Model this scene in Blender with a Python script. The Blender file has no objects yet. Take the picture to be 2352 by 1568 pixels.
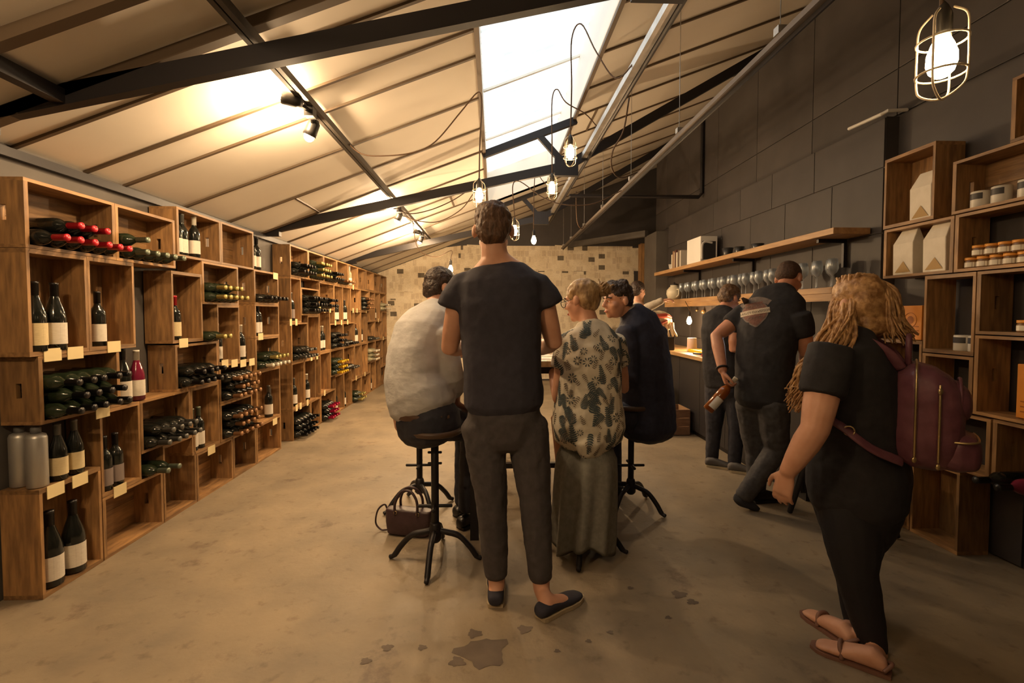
import bpy, bmesh, math, random
from mathutils import Vector, Matrix
from mathutils.bvhtree import BVHTree
random.seed(11)
S = bpy.context.scene
COL = S.collection
V = Vector

# ------------------------------------------------------------------ camera
cd = bpy.data.cameras.new('camera')
cam = bpy.data.objects.new('camera', cd)
COL.objects.link(cam)
cam.location = (0, 0, 1.35)
cam.rotation_euler = (math.radians(90 - 2.2), 0, math.radians(-2.1))
cd.sensor_width = 36.0
cd.lens = 1110.0 / 2352.0 * 36.0
cd.shift_y = -21.4 / 2352.0
cd.clip_start = 0.05
S.camera = cam

# ------------------------------------------------------------------ world, exposure
w = bpy.data.worlds.new('world')
S.world = w
w.use_nodes = True
bg = w.node_tree.nodes['Background']
bg.inputs[0].default_value = (0.97, 0.99, 1.0, 1)
bg.inputs[1].default_value = 1.6
S.view_settings.view_transform = 'Standard'
S.view_settings.look = 'None'
S.view_settings.exposure = 0.42
S.view_settings.gamma = 1.0
S.view_settings.use_curve_mapping = False
WARM = (1.0, 0.68, 0.38)

# ------------------------------------------------------------------ materials
MATS = {}
def mat(name, col, rough=0.6, metal=0.0, var=0.0, nscale=8.0, bump=0.0, stretch=(1, 1, 1), col2=None, emit=None, spec=None, alpha=None):
    if name in MATS:
        return MATS[name]
    m = bpy.data.materials.new(name)
    m.use_nodes = True
    nt = m.node_tree
    b = nt.nodes['Principled BSDF']
    b.inputs['Roughness'].default_value = rough
    b.inputs['Metallic'].default_value = metal
    c = (*col, 1)
    b.inputs['Base Color'].default_value = c
    if spec is not None:
        b.inputs['Specular IOR Level'].default_value = spec
    if emit:
        b.inputs['Emission Color'].default_value = (*emit[0], 1)
        b.inputs['Emission Strength'].default_value = emit[1]
    if alpha is not None:
        b.inputs['Alpha'].default_value = alpha
    if col2 or var or bump:
        tc = nt.nodes.new('ShaderNodeTexCoord')
        mp = nt.nodes.new('ShaderNodeMapping')
        mp.inputs['Scale'].default_value = stretch
        oi = nt.nodes.new('ShaderNodeObjectInfo')
        vm = nt.nodes.new('ShaderNodeVectorMath'); vm.operation = 'SCALE'
        vm.inputs[0].default_value = (37, 53, 71)
        nt.links.new(oi.outputs['Random'], vm.inputs['Scale'])
        nt.links.new(tc.outputs['Object'], mp.inputs['Vector'])
        nt.links.new(vm.outputs[0], mp.inputs['Location'])
        n = nt.nodes.new('ShaderNodeTexNoise')
        n.inputs['Scale'].default_value = nscale
        n.inputs['Detail'].default_value = 5
        nt.links.new(mp.outputs[0], n.inputs['Vector'])
        if col2:
            r = nt.nodes.new('ShaderNodeValToRGB')
            r.color_ramp.elements[0].position = 0.35
            r.color_ramp.elements[1].position = 0.68
            r.color_ramp.elements[0].color = c
            r.color_ramp.elements[1].color = (*col2, 1)
            nt.links.new(n.outputs['Fac'], r.inputs[0])
            src = r.outputs[0]
            if var:
                hs = nt.nodes.new('ShaderNodeHueSaturation')
                mr = nt.nodes.new('ShaderNodeMapRange')
                mr.inputs['To Min'].default_value = 1 - var
                mr.inputs['To Max'].default_value = 1 + var
                nt.links.new(oi.outputs['Random'], mr.inputs['Value'])
                nt.links.new(mr.outputs[0], hs.inputs['Value'])
                nt.links.new(src, hs.inputs['Color'])
                src = hs.outputs[0]
            nt.links.new(src, b.inputs['Base Color'])
        if bump:
            bp = nt.nodes.new('ShaderNodeBump')
            bp.inputs['Strength'].default_value = bump
            bp.inputs['Distance'].default_value = 0.02
            nt.links.new(n.outputs['Fac'], bp.inputs['Height'])
            nt.links.new(bp.outputs[0], b.inputs['Normal'])
    MATS[name] = m
    return m

WOODY = mat('pine along', (0.20, 0.108, 0.045), 0.55, var=0.28, nscale=5, stretch=(9, 1.2, 9), col2=(0.39, 0.215, 0.082), bump=0.15)
WOODZ = mat('pine upright', (0.20, 0.108, 0.045), 0.55, var=0.28, nscale=5, stretch=(9, 9, 1.2), col2=(0.39, 0.215, 0.082), bump=0.15)
BLACKM = mat('black steel', (0.016, 0.014, 0.016), 0.45, 0.3)
GALV = mat('galvanised steel', (0.42, 0.40, 0.37), 0.38, 0.8, nscale=12, col2=(0.55, 0.53, 0.5))
CEILM = mat('ceiling board paint', (0.76, 0.70, 0.60), 0.75, nscale=1.4, col2=(0.82, 0.76, 0.66))
BATTEN = mat('batten paint', (0.11, 0.075, 0.045), 0.6)
DARKW = mat('charcoal paint', (0.042, 0.036, 0.034), 0.6, nscale=3, col2=(0.056, 0.048, 0.045), bump=0.1, var=0.12)
DARKBAND = mat('grey wall paint', (0.075, 0.066, 0.058), 0.7, nscale=4, col2=(0.095, 0.084, 0.073), bump=0.1)
WHITE = mat('white paint', (0.8, 0.78, 0.72), 0.5)
PAPER = mat('paper label', (0.78, 0.72, 0.6), 0.7)
TAGM = mat('cream price tag', (0.80, 0.66, 0.36), 0.7)
CORD = mat('brown cord', (0.09, 0.05, 0.025), 0.7)
SKIN = mat('skin', (0.58, 0.30, 0.19), 0.5, nscale=14, col2=(0.66, 0.37, 0.25))
SKINR = mat('ruddy skin', (0.50, 0.22, 0.13), 0.5, nscale=14, col2=(0.58, 0.28, 0.17))
BRASS = mat('brass', (0.65, 0.5, 0.25), 0.3, 0.9)

# ------------------------------------------------------------------ objects
def wloc(o):
    p = V((0, 0, 0))
    while o:
        p += o.location
        o = o.parent
    return p
def put(o, parent=None):
    COL.objects.link(o)
    if parent:
        o.parent = parent
    return o
def tag(o, label=None, cat=None, group=None, kind=None):
    if label: o['label'] = label
    if cat: o['category'] = cat
    if group: o['group'] = group
    if kind: o['kind'] = kind
    return o
def thing(name, loc, label, cat, group=None):
    o = put(bpy.data.objects.new(name, None))
    o.location = loc
    o.empty_display_size = 0.1
    return tag(o, label, cat, group)
def copy_tree(o, parent=None):
    c = o.copy()
    COL.objects.link(c)
    if parent: c.parent = parent
    for ch in list(o.children):
        copy_tree(ch, c)
    return c
def frame(d, up=(0, 0, 1)):
    d = V(d).normalized()
    u = V(up)
    if abs(d.dot(u.normalized())) > 0.98:
        u = V((1, 0, 0))
    s = d.cross(u).normalized()
    return d, s, s.cross(d).normalized()

class MB:
    def __init__(self):
        self.v = []; self.f = []
    def add(self, vs, fs):
        n = len(self.v)
        self.v += [V(p) for p in vs]
        self.f += [tuple(i + n for i in q) for q in fs]
        return self
    def box(self, x0, x1, y0, y1, z0, z1):
        return self.add([(x, y, z) for x in (x0, x1) for y in (y0, y1) for z in (z0, z1)],
                        [(0, 1, 3, 2), (4, 6, 7, 5), (0, 4, 5, 1), (2, 3, 7, 6), (0, 2, 6, 4), (1, 5, 7, 3)])
    def bar(self, a, b, wd, ht, up=(0, 0, 1)):
        a, b = V(a), V(b)
        d, s, u = frame(b - a, up)
        vs = [p + s * (i * wd / 2) + u * (j * ht / 2) for p in (a, b) for i in (-1, 1) for j in (-1, 1)]
        return self.add(vs, [(0, 1, 3, 2), (4, 6, 7, 5), (0, 4, 5, 1), (2, 3, 7, 6), (0, 2, 6, 4), (1, 5, 7, 3)])
    def loft(self, rings, seg=16, power=1.0, cap=0.45):
        """rings: (centre, u, v) with u, v half-axis vectors; rounded caps"""
        R = [(V(c), V(u), V(v)) for c, u, v in rings]
        if cap:
            for end in (0, -1):
                c, u, v = R[end]
                nx = R[1 if end == 0 else -2][0]
                t = (c - nx).normalized()
                r = min(u.length, v.length) * cap
                e = [(c + t * r * 0.55, u * 0.86, v * 0.86), (c + t * r, u * 0.5, v * 0.5)]
                R = (e[::-1] + R) if end == 0 else (R + e)
        vs = []
        for c, u, v in R:
            for k in range(seg):
                a = 2 * math.pi * k / seg
                ca, sa = math.cos(a), math.sin(a)
                if power != 1.0:
                    ca = math.copysign(abs(ca) ** power, ca); sa = math.copysign(abs(sa) ** power, sa)
                vs.append(c + u * ca + v * sa)
        fs = []
        for i in range(len(R) - 1):
            for k in range(seg):
                k2 = (k + 1) % seg
                fs.append((i * seg + k, i * seg + k2, (i + 1) * seg + k2, (i + 1) * seg + k))
        fs.append(tuple(range(seg))[::-1])
        fs.append(tuple((len(R) - 1) * seg + k for k in range(seg)))
        return self.add(vs, fs)
    def tube(self, pts, rad, seg=8, cap=0.5, flat=1.0, ref=None):
        pts = [V(p) for p in pts]
        n = len(pts)
        rad = [rad] * n if isinstance(rad, (int, float)) else rad
        rings = []
        prev = None
        for i in range(n):
            t = (pts[min(i + 1, n - 1)] - pts[max(i - 1, 0)])
            t = t.normalized() if t.length > 1e-9 else V((0, 0, 1))
            if prev is None:
                s = V(ref) if ref else (V((0, 0, 1)) if abs(t.z) < 0.9 else V((1, 0, 0)))
            else:
                s = prev
            s = (s - t * s.dot(t))
            s = s.normalized() if s.length > 1e-6 else t.orthogonal().normalized()
            prev = s
            q = t.cross(s)
            rings.append((pts[i], s * rad[i], q * rad[i] * flat))
        return self.loft(rings, seg, 1.0, cap)
    def ball(self, c, rx, ry=None, rz=None, axes=None, seg=12, rows=8):
        ry = ry or rx; rz = rz or rx
        ax = axes or (V((1, 0, 0)), V((0, 1, 0)), V((0, 0, 1)))
        c = V(c); vs = []; fs = []
        vs.append(c + ax[2] * rz)
        for i in range(1, rows):
            a = math.pi * i / rows
            for k in range(seg):
                b = 2 * math.pi * k / seg
                vs.append(c + ax[0] * (rx * math.sin(a) * math.cos(b)) + ax[1] * (ry * math.sin(a) * math.sin(b)) + ax[2] * (rz * math.cos(a)))
        vs.append(c - ax[2] * rz)
        for k in range(seg):
            fs.append((0, 1 + k, 1 + (k + 1) % seg))
            for i in range(rows - 2):
                a = 1 + i * seg
                fs.append((a + k, a + seg + k, a + seg + (k + 1) % seg, a + (k + 1) % seg))
            a = 1 + (rows - 2) * seg
            fs.append((a + (k + 1) % seg, a + k, len(vs) - 1))
        return self.add(vs, fs)
    def lathe(self, prof, c=(0, 0, 0), axis=(0, 0, 1), seg=16):
        """prof: (radius, height) pairs"""
        c = V(c); d, s, u = frame(axis)
        vs = []; fs = []
        for r, h in prof:
            for k in range(seg):
                a = 2 * math.pi * k / seg
                vs.append(c + d * h + s * (r * math.cos(a)) + u * (r * math.sin(a)))
        for i in range(len(prof) - 1):
            for k in range(seg):
                k2 = (k + 1) % seg
                fs.append((i * seg + k, i * seg + k2, (i + 1) * seg + k2, (i + 1) * seg + k))
        if prof[0][0] > 1e-4: fs.append(tuple(range(seg))[::-1])
        if prof[-1][0] > 1e-4: fs.append(tuple((len(prof) - 1) * seg + k for k in range(seg)))
        return self.add(vs, fs)
    def ring(self, c, R, r, axis=(0, 0, 1), seg=20):
        d, s, u = frame(axis)
        c = V(c)
        pts = [c + s * (R * math.cos(2 * math.pi * k / seg)) + u * (R * math.sin(2 * math.pi * k / seg)) for k in range(seg + 1)]
        return self.tube(pts, r, 6, 0)
    def mesh(self, name, m, smooth=False, off=None):
        me = bpy.data.meshes.new(name)
        off = off or V((0, 0, 0))
        me.from_pydata([tuple(p - off) for p in self.v], [], self.f)
        bm = bmesh.new(); bm.from_mesh(me)
        bmesh.ops.recalc_face_normals(bm, faces=bm.faces)
        bm.to_mesh(me); bm.free()
        if m: me.materials.append(m)
        if smooth:
            me.polygons.foreach_set('use_smooth', [True] * len(me.polygons))
        return me
    def build(self, name, m, parent=None, smooth=False, bevel=0.0):
        off = wloc(parent) if parent else None
        o = put(bpy.data.objects.new(name, self.mesh(name, m, smooth, off)), parent)
        if bevel:
            b = o.modifiers.new('bevel', 'BEVEL'); b.width = bevel; b.segments = 2; b.limit_method = 'ANGLE'
        return o
    def blob(self, name, m, parent=None, voxel=0.009, smooth=4, wrinkle=0.0, wsize=0.09):
        """one continuous surface grown over all the pieces"""
        off = wloc(parent) if parent else V((0, 0, 0))
        o = bpy.data.objects.new(name, self.mesh(name, None, False, off))
        COL.objects.link(o)
        r = o.modifiers.new('r', 'REMESH'); r.mode = 'VOXEL'; r.voxel_size = voxel
        s = o.modifiers.new('s', 'SMOOTH'); s.iterations = smooth; s.factor = 0.5
        if wrinkle:
            key = 'cloth%.3f' % wsize
            tx = bpy.data.textures.get(key) or bpy.data.textures.new(key, 'CLOUDS')
            tx.noise_scale = wsize; tx.noise_depth = 2
            d = o.modifiers.new('d', 'DISPLACE'); d.texture = tx; d.strength = wrinkle; d.mid_level = 0.5
            d.texture_coords = 'LOCAL'
        dg = bpy.context.evaluated_depsgraph_get()
        me = bpy.data.meshes.new_from_object(o.evaluated_get(dg))
        old = o.data
        o.modifiers.clear()
        o.data = me
        me.name = name
        bpy.data.meshes.remove(old)
        me.materials.clear(); me.materials.append(m)
        me.polygons.foreach_set('use_smooth', [True] * len(me.polygons))
        if parent: o.parent = parent
        return o

def point(name, loc, energy, col=WARM, size=0.03, parent=None):
    l = bpy.data.lights.new(name, 'POINT')
    l.energy = energy; l.color = col; l.shadow_soft_size = size
    o = put(bpy.data.objects.new(name, l), parent)
    o.location = V(loc) - (wloc(parent) if parent else V((0, 0, 0)))
    return o
def nth(i):
    return ['first', 'second', 'third', 'fourth', 'fifth', 'sixth', 'seventh', 'eighth', 'ninth', 'tenth', 'eleventh', 'twelfth', 'thirteenth', 'fourteenth', 'fifteenth', 'sixteenth', 'seventeenth', 'eighteenth', 'nineteenth', 'twentieth', 'twenty-first', 'twenty-second', 'twenty-third', 'twenty-fourth'][i]
def spline(pts, n=8):
    """Catmull-Rom through pts"""
    P = [V(p) for p in pts]
    P = [P[0] * 2 - P[1]] + P + [P[-1] * 2 - P[-2]]
    out = []
    for i in range(1, len(P) - 2):
        for k in range(n):
            t = k / n
            a, b, c, d = P[i - 1:i + 3]
            out.append(0.5 * ((2 * b) + (c - a) * t + (2 * a - 5 * b + 4 * c - d) * t * t + (3 * b - a - 3 * c + d) * t ** 3))
    out.append(P[-2])
    return out

# ================================================================== STRUCTURE
def zc(x): return 3.037 + 0.38 * x          # underside of the pitched ceiling
XL, XR, YB, YF = -2.32, 2.8, 9.7, -1.6

# floor -----------------------------------------------------------
def floor_mat():
    m = bpy.data.materials.new('worn concrete'); m.use_nodes = True
    nt = m.node_tree; N = nt.nodes; L = nt.links; b = N['Principled BSDF']
    tc = N.new('ShaderNodeTexCoord')
    def noise(sc, det=6, loc=(0, 0, 0), rough=0.55):
        mp = N.new('ShaderNodeMapping'); mp.inputs['Location'].default_value = loc
        L.new(tc.outputs['Object'], mp.inputs[0])
        n = N.new('ShaderNodeTexNoise'); n.inputs['Scale'].default_value = sc; n.inputs['Detail'].default_value = det; n.inputs['Roughness'].default_value = rough
        L.new(mp.outputs[0], n.inputs['Vector']); return n.outputs['Fac']
    def ramp(src, p0, p1, c0, c1):
        r = N.new('ShaderNodeValToRGB'); r.color_ramp.elements[0].position = p0; r.color_ramp.elements[1].position = p1
        r.color_ramp.elements[0].color = (*c0, 1); r.color_ramp.elements[1].color = (*c1, 1)
        L.new(src, r.inputs[0]); return r.outputs[0]
    def mixm(a, bb, mode='MULTIPLY', fac=1.0):
        x = N.new('ShaderNodeMix'); x.data_type = 'RGBA'; x.blend_type = mode; x.inputs[0].default_value = fac
        L.new(a, x.inputs[6]); L.new(bb, x.inputs[7]); return x.outputs[2]
    base = ramp(noise(1.1, 8), 0.35, 0.68, (0.205, 0.168, 0.117), (0.315, 0.255, 0.172))
    base = mixm(base, ramp(noise(3.3, 6, (4, 9, 0)), 0.3, 0.6, (0.80, 0.80, 0.82), (1.06, 1.03, 1.0)))
    base = mixm(base, ramp(noise(14, 5, (2, 3, 0)), 0.28, 0.42, (0.72, 0.68, 0.66), (1, 1, 1)))
    base = mixm(base, ramp(noise(2.2, 7, (7.4, 1.2, 0), 0.7), 0.33, 0.40, (0.66, 0.60, 0.60), (1, 1, 1)))
    L.new(base, b.inputs['Base Color'])
    rr = N.new('ShaderNodeMapRange'); rr.inputs['To Min'].default_value = 0.42; rr.inputs['To Max'].default_value = 0.75
    L.new(noise(2.6, 5, (1, 5, 0)), rr.inputs[0]); L.new(rr.outputs[0], b.inputs['Roughness'])
    bp = N.new('ShaderNodeBump'); bp.inputs['Strength'].default_value = 0.12; bp.inputs['Distance'].default_value = 0.02
    L.new(noise(30, 6), bp.inputs['Height']); L.new(bp.outputs[0], b.inputs['Normal'])
    return m
fl = MB().box(XL - 0.1, 3.4, YF - 0.1, YB + 0.1, -0.1, 0).build('floor', floor_mat())
tag(fl, 'worn brown concrete floor with dark stains', kind='structure')
# spilled stain and small spots: dark patches soaked into the concrete, a fraction of a millimetre proud
STAIN = mat('dark stain', (0.095, 0.073, 0.058), 0.7, nscale=9, col2=(0.14, 0.108, 0.082))
def stain(c, r, squash=1.0, seed=0):
    rnd = random.Random(seed)
    n = 26
    mb = MB()
    ph = [rnd.uniform(0, 6.3) for _ in range(4)]
    pts = []
    for k in range(n):
        a = 2 * math.pi * k / n
        q = r * (1 + 0.18 * math.sin(3 * a + ph[0]) + 0.13 * math.sin(5 * a + ph[1]) + 0.1 * math.sin(8 * a + ph[2]))
        pts.append((c[0] + q * math.cos(a), c[1] + q * squash * math.sin(a), 0.0012))
    mb.add(pts, [tuple(range(n))])
    return mb.build('stain', STAIN, fl)
for i, (c, r) in enumerate([((-0.046, 1.882, 0), 0.095), ((0.128, 2.015, 0), 0.03), ((-0.434, 1.922, 0), 0.022), ((-0.293, 1.917, 0), 0.018), ((-0.501, 1.848, 0), 0.02), ((0.387, 1.931, 0), 0.012),
                            ((0.49, 1.982, 0), 0.013), ((0.668, 2.307, 0), 0.014), ((0.887, 2.244, 0), 0.035), ((0.925, 2.182, 0), 0.025), ((0.771, 2.071, 0), 0.014), ((0.25, 1.877, 0), 0.012), ((-0.146, 1.831, 0), 0.03), ((-0.085, 1.994, 0), 0.03)]):
    stain(c, r, 0.85, i)

# left wall -----------------------------------------------------------
wl = MB().box(XL - 0.12, XL, YF, YB, 0, 2.16).build('wall_left', DARKBAND)
tag(wl, 'low grey wall behind the wine crates', kind='structure')
MB().box(XL, XL + 0.035, YF, YB, 2.09, 2.135).build('rail', BLACKM, wl)

# back wall with pasted newspaper --------------------------------------
mbw = MB()
mbw.add([(XL - .12, YB, 0), (3.4, YB, 0), (3.4, YB, zc(3.4) + .02), (XL - .12, YB, zc(XL - .12) + .02), (XL - .12, YB + .12, 0), (3.4, YB + .12, 0), (3.4, YB + .12, zc(3.4) + .02), (XL - .12, YB + .12, zc(XL - .12) + .02)],
        [(0, 1, 2, 3), (4, 7, 6, 5), (0, 4, 5, 1), (3, 2, 6, 7), (0, 3, 7, 4), (1, 5, 6, 2)])
wb = mbw.build('wall_back', DARKW)
tag(wb, 'far wall papered with old newspaper pages', kind='structure')
def news_mat():
    m = bpy.data.materials.new('newspaper print'); m.use_nodes = True
    nt = m.node_tree; N = nt.nodes; L = nt.links; b = N['Principled BSDF']
    b.inputs['Roughness'].default_value = 0.85
    tc = N.new('ShaderNodeTexCoord'); oi = N.new('ShaderNodeObjectInfo')
    sc = N.new('ShaderNodeVectorMath'); sc.operation = 'SCALE'; sc.inputs[0].default_value = (91, 17, 45); L.new(oi.outputs['Random'], sc.inputs['Scale'])
    ad = N.new('ShaderNodeVectorMath'); ad.operation = 'ADD'; L.new(tc.outputs['Object'], ad.inputs[0]); L.new(sc.outputs[0], ad.inputs[1])
    def noise(scale, s, det=2):
        mp = N.new('ShaderNodeMapping'); mp.inputs['Scale'].default_value = s; L.new(ad.outputs[0], mp.inputs[0])
        n = N.new('ShaderNodeTexNoise'); n.inputs['Scale'].default_value = scale; n.inputs['Detail'].default_value = det; L.new(mp.outputs[0], n.inputs['Vector']); return n.outputs['Fac']
    def ramp(src, p0, p1, c0, c1):
        r = N.new('ShaderNodeValToRGB'); r.color_ramp.elements[0].position = p0; r.color_ramp.elements[1].position = p1
        r.color_ramp.elements[0].color = (*c0, 1); r.color_ramp.elements[1].color = (*c1, 1); L.new(src, r.inputs[0]); return r.outputs[0]
    def mul(a, bb):
        x = N.new('ShaderNodeMix'); x.data_type = 'RGBA'; x.blend_type = 'MULTIPLY'; x.inputs[0].default_value = 1; L.new(a, x.inputs[6]); L.new(bb, x.inputs[7]); return x.outputs[2]
    c = ramp(noise(5, (1, 1, 1)), 0.3, 0.7, (0.68, 0.57, 0.40), (0.80, 0.71, 0.54))
    c = mul(c, ramp(noise(60, (0.6, 1, 3), 1), 0.38, 0.5, (0.86, 0.85, 0.84), (1, 1, 1)))
    for sc_, wd_, ht_, p0, dark in ((6.0, 0.5, 0.75, 0.32, 0.84), (3.4, 0.5, 0.38, 0.055, 0.2)):
        br = N.new('ShaderNodeTexBrick'); br.offset = 0.37
        mp = N.new('ShaderNodeMapping'); mp.inputs['Rotation'].default_value = (math.pi / 2, 0, 0); L.new(ad.outputs[0], mp.inputs[0]); L.new(mp.outputs[0], br.inputs['Vector'])
        br.inputs['Scale'].default_value = sc_; br.inputs['Bias'].default_value = 0.0
        br.inputs['Brick Width'].default_value = wd_; br.inputs['Row Height'].default_value = ht_
        br.inputs['Color1'].default_value = (1, 1, 1, 1); br.inputs['Color2'].default_value = (0, 0, 0, 1); br.inputs['Mortar'].default_value = (1, 1, 1, 1); br.inputs['Mortar Size'].default_value = 0.035
        r_ = N.new('ShaderNodeValToRGB'); r_.color_ramp.interpolation = 'CONSTANT'
        r_.color_ramp.elements[0].position = 0; r_.color_ramp.elements[1].position = p0
        r_.color_ramp.elements[0].color = (dark, dark * .96, dark * .94, 1); r_.color_ramp.elements[1].color = (1, 1, 1, 1)
        L.new(br.outputs['Color'], r_.inputs[0]); c = mul(c, r_.outputs[0])
    L.new(c, b.inputs['Base Color'])
    return m
NEWS = news_mat()
rnd = random.Random(5)
pg = [MB().box(0, wd, -0.002, 0, 0, ht).mesh('newspaper_page', NEWS) for wd, ht in ((0.40, 0.58), (0.34, 0.46), (0.56, 0.42))]
dims = [(0.40, 0.58), (0.34, 0.46), (0.56, 0.42)]
z = 0.05; k = 0
while z < 2.7:
    x = XL + rnd.uniform(0, 0.05)
    while x < 2.75:
        i = rnd.choice((0, 0, 1, 1, 2))
        top = min(2.72, zc(x) - 0.02)
        zz = z + rnd.uniform(-0.03, 0.03)
        if zz + dims[i][1] < top + 0.08:
            o = put(bpy.data.objects.new('newspaper_page', pg[i]), wb)
            o.location = (x, YB - 0.001 - 0.0022 * (k % 6), min(zz, top - dims[i][1]))
            o.rotation_euler = (0, math.radians(rnd.choice((0, 0, 0, 0, 2, -3, 90 if x > -1.9 and z > 0.9 and rnd.random() < .2 else 0))), 0)
            k += 1
        x += dims[i][0] * rnd.uniform(0.86, 0.97)
    z += 0.43
x = XL
while x < 2.74:      # top course, cut along the ceiling and the black upper wall
    x1 = min(x + rnd.uniform(.3, .42), 2.78)
    t0, t1 = min(2.70, zc(x) - .012), min(2.70, zc(x1) - .012)
    o = MB().add([(0, -.002, -.5), (x1 - x, -.002, -.5), (x1 - x, -.002, t1 - t0), (0, -.002, 0), (0, 0, -.5), (x1 - x, 0, -.5), (x1 - x, 0, t1 - t0), (0, 0, 0)],
                 [(0, 1, 2, 3), (4, 7, 6, 5), (0, 4, 5, 1), (1, 5, 6, 2), (2, 6, 7, 3), (3, 7, 4, 0)]).build('newspaper_page', NEWS, wb)
    o.location = (x, YB - 0.0145 - 0.002 * (k % 2), t0); k += 1
    x = x1 - .01

# right wall: tall charcoal panels --------------------------------------
def slab(mb, x0, x1, y0, y1, z0, top0, top1):
    mb.add([(x0, y0, z0), (x1, y0, z0), (x1, y1, z0), (x0, y1, z0), (x0, y0, top0), (x1, y0, top1), (x1, y1, top1), (x0, y1, top0)],
           [(0, 3, 2, 1), (4, 5, 6, 7), (0, 1, 5, 4), (2, 3, 7, 6), (1, 2, 6, 5), (0, 4, 7, 3)])
    return mb
wr = slab(MB(), XR, XR + 0.12, YF, 8.3, 0, zc(XR) + .01, zc(XR + .12)).build('wall_right', DARKW)
tag(wr, 'tall charcoal panelled wall behind shelves', kind='structure')
for y in [0.6 + 0.9 * i for i in range(9)]:
    y1 = min(y + 0.9, 8.3)
    for z0, z1 in ((2.72, 3.04), (3.04, zc(XR) - 0.03)):
        MB().box(XR - 0.012, XR, y + 0.003, y1 - 0.003, z0 + 0.003, z1 - 0.003).build('wall_panel', DARKW, wr, bevel=0.003)
    if y < 3.0:
        MB().box(XR - 0.02, XR, y + 0.006, y1 - 0.006, 0.01, 2.71).build('wall_panel', DARKW, wr, bevel=0.003)
# lower, thicker part of the wall behind the counter, made of boards with recessed joints
w2 = MB().box(2.69, XR, 3.27, 7.4, 0, 2.7).build('wall_counter', DARKW)
tag(w2, 'thicker charcoal wall behind the counter shelves', kind='structure')
yy = [3.27, 3.78, 4.4, 5.0, 5.65, 6.3, 6.9, 7.4]
for i in range(len(yy) - 1):
    for j, (z0, z1) in enumerate(((0.01, 1.02), (1.03, 1.9), (1.91, 2.35), (2.36, 2.69))):
        sh = 0.22 if j % 2 else 0.0
        a, c = yy[i] + (sh if i else 0), yy[i + 1] + (sh if i < len(yy) - 2 else 0)
        MB().box(2.680, 2.69, a + 0.003, c - 0.003, z0, z1 + .004).build('wall_block', DARKW, w2, bevel=0.003)
wa = MB().box(3.3, 3.42, 8.18, YB, 0, zc(3.3)).build('wall_alcove', DARKW); tag(wa, 'dark alcove wall beside far crates', kind='structure')
slab(MB(), XR, 3.42, 8.18, 8.3, 0, zc(XR), zc(3.42)).build('return', DARKW, wa)
wf = slab(MB(), XL - .12, 3.42, YF - .12, YF, 0, zc(XL - .12) + .02, zc(3.42) + .02).build('wall_front', DARKBAND); tag(wf, 'plain grey wall closing the room behind viewer', kind='structure')
cl = MB().box(2.50, XR, 7.42, 8.0, 0, 2.62).build('column', DARKBAND); tag(cl, 'square dark grey column at far end of counter', kind='structure')
tb = MB().bar((2.5, 7.9, 2.66), (1.5, 9.66, 2.72), 0.08, 0.1).build('trim_1', DARKBAND); tag(tb, 'grey beam from the column top to the far wall', kind='structure')

# ceiling -----------------------------------------------------------
ce = put(bpy.data.objects.new('ceiling', None)); tag(ce, 'pitched white board ceiling with dark battens', kind='structure')
SX0, SX1, SY0, SY1 = -0.1, 0.82, 2.1, 7.45       # skylight opening
joints = [YF - .1, -0.6, 0.05, 0.65, 1.25, 1.85, 2.45, 2.86, 3.15, 3.75, 4.35, 4.95, 5.55, 6.15, 6.75, 7.35, 7.95, 8.55, 9.15, YB + .12]
def sheet(x0, x1, y0, y1, name='ceiling_panel', m=CEILM, dz=0.0, th=0.03):
    n = Vector((-0.38, 0, 1)).normalized()
    lo = [V((x, y, zc(x) + dz)) for x, y in ((x0, y0), (x1, y0), (x1, y1), (x0, y1))]
    hi = [p + n * th for p in lo]
    return MB().add(lo + hi, [(0, 1, 2, 3), (4, 7, 6, 5), (0, 4, 5, 1), (1, 5, 6, 2), (2, 6, 7, 3), (3, 7, 4, 0)]).build(name, m, ce)
for y0, y1 in zip(joints, joints[1:]):
    cuts = sorted({y0, y1, *[q for q in (SY0, SY1) if y0 < q < y1]})
    for a, b in zip(cuts, cuts[1:]):
        if SY0 - 1e-6 <= a and b <= SY1 + 1e-6:
            sheet(XL - .14, SX0, a, b); sheet(SX1, 3.45, a, b)
        else:
            sheet(XL - .14, 3.45, a, b)
for y in joints[1:-1]:
    wd = 0.05 if y == 1.85 else 0.022
    th = 0.05 if y == 1.85 else 0.014
    segs = [(XL, SX0), (SX1, 3.3)] if SY0 < y < SY1 else [(XL, 3.3)]
    for a, b in segs:
        MB().bar((a, y, zc(a) - th / 2), (b, y, zc(b) - th / 2), wd, th).build('batten', BATTEN, ce)
MB().bar((-1.75, 4.36, zc(-1.75) - .006), (-1.75, 4.94, zc(-1.75) - .006), 0.022, 0.014).build('batten', BATTEN, ce)
MB().bar((-0.55, 6.16, zc(-0.55) - .006), (-0.55, 6.74, zc(-0.55) - .006), 0.022, 0.014).build('batten', BATTEN, ce)
MB().bar((1.2, 3.16, zc(1.2) - .006), (1.2, 3.74, zc(1.2) - .006), 0.022, 0.014).build('batten', BATTEN, ce)
MB().bar((1.05, 4.96, zc(1.05) - .006), (1.05, 5.54, zc(1.05) - .006), 0.022, 0.014).build('batten', BATTEN, ce)

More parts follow.
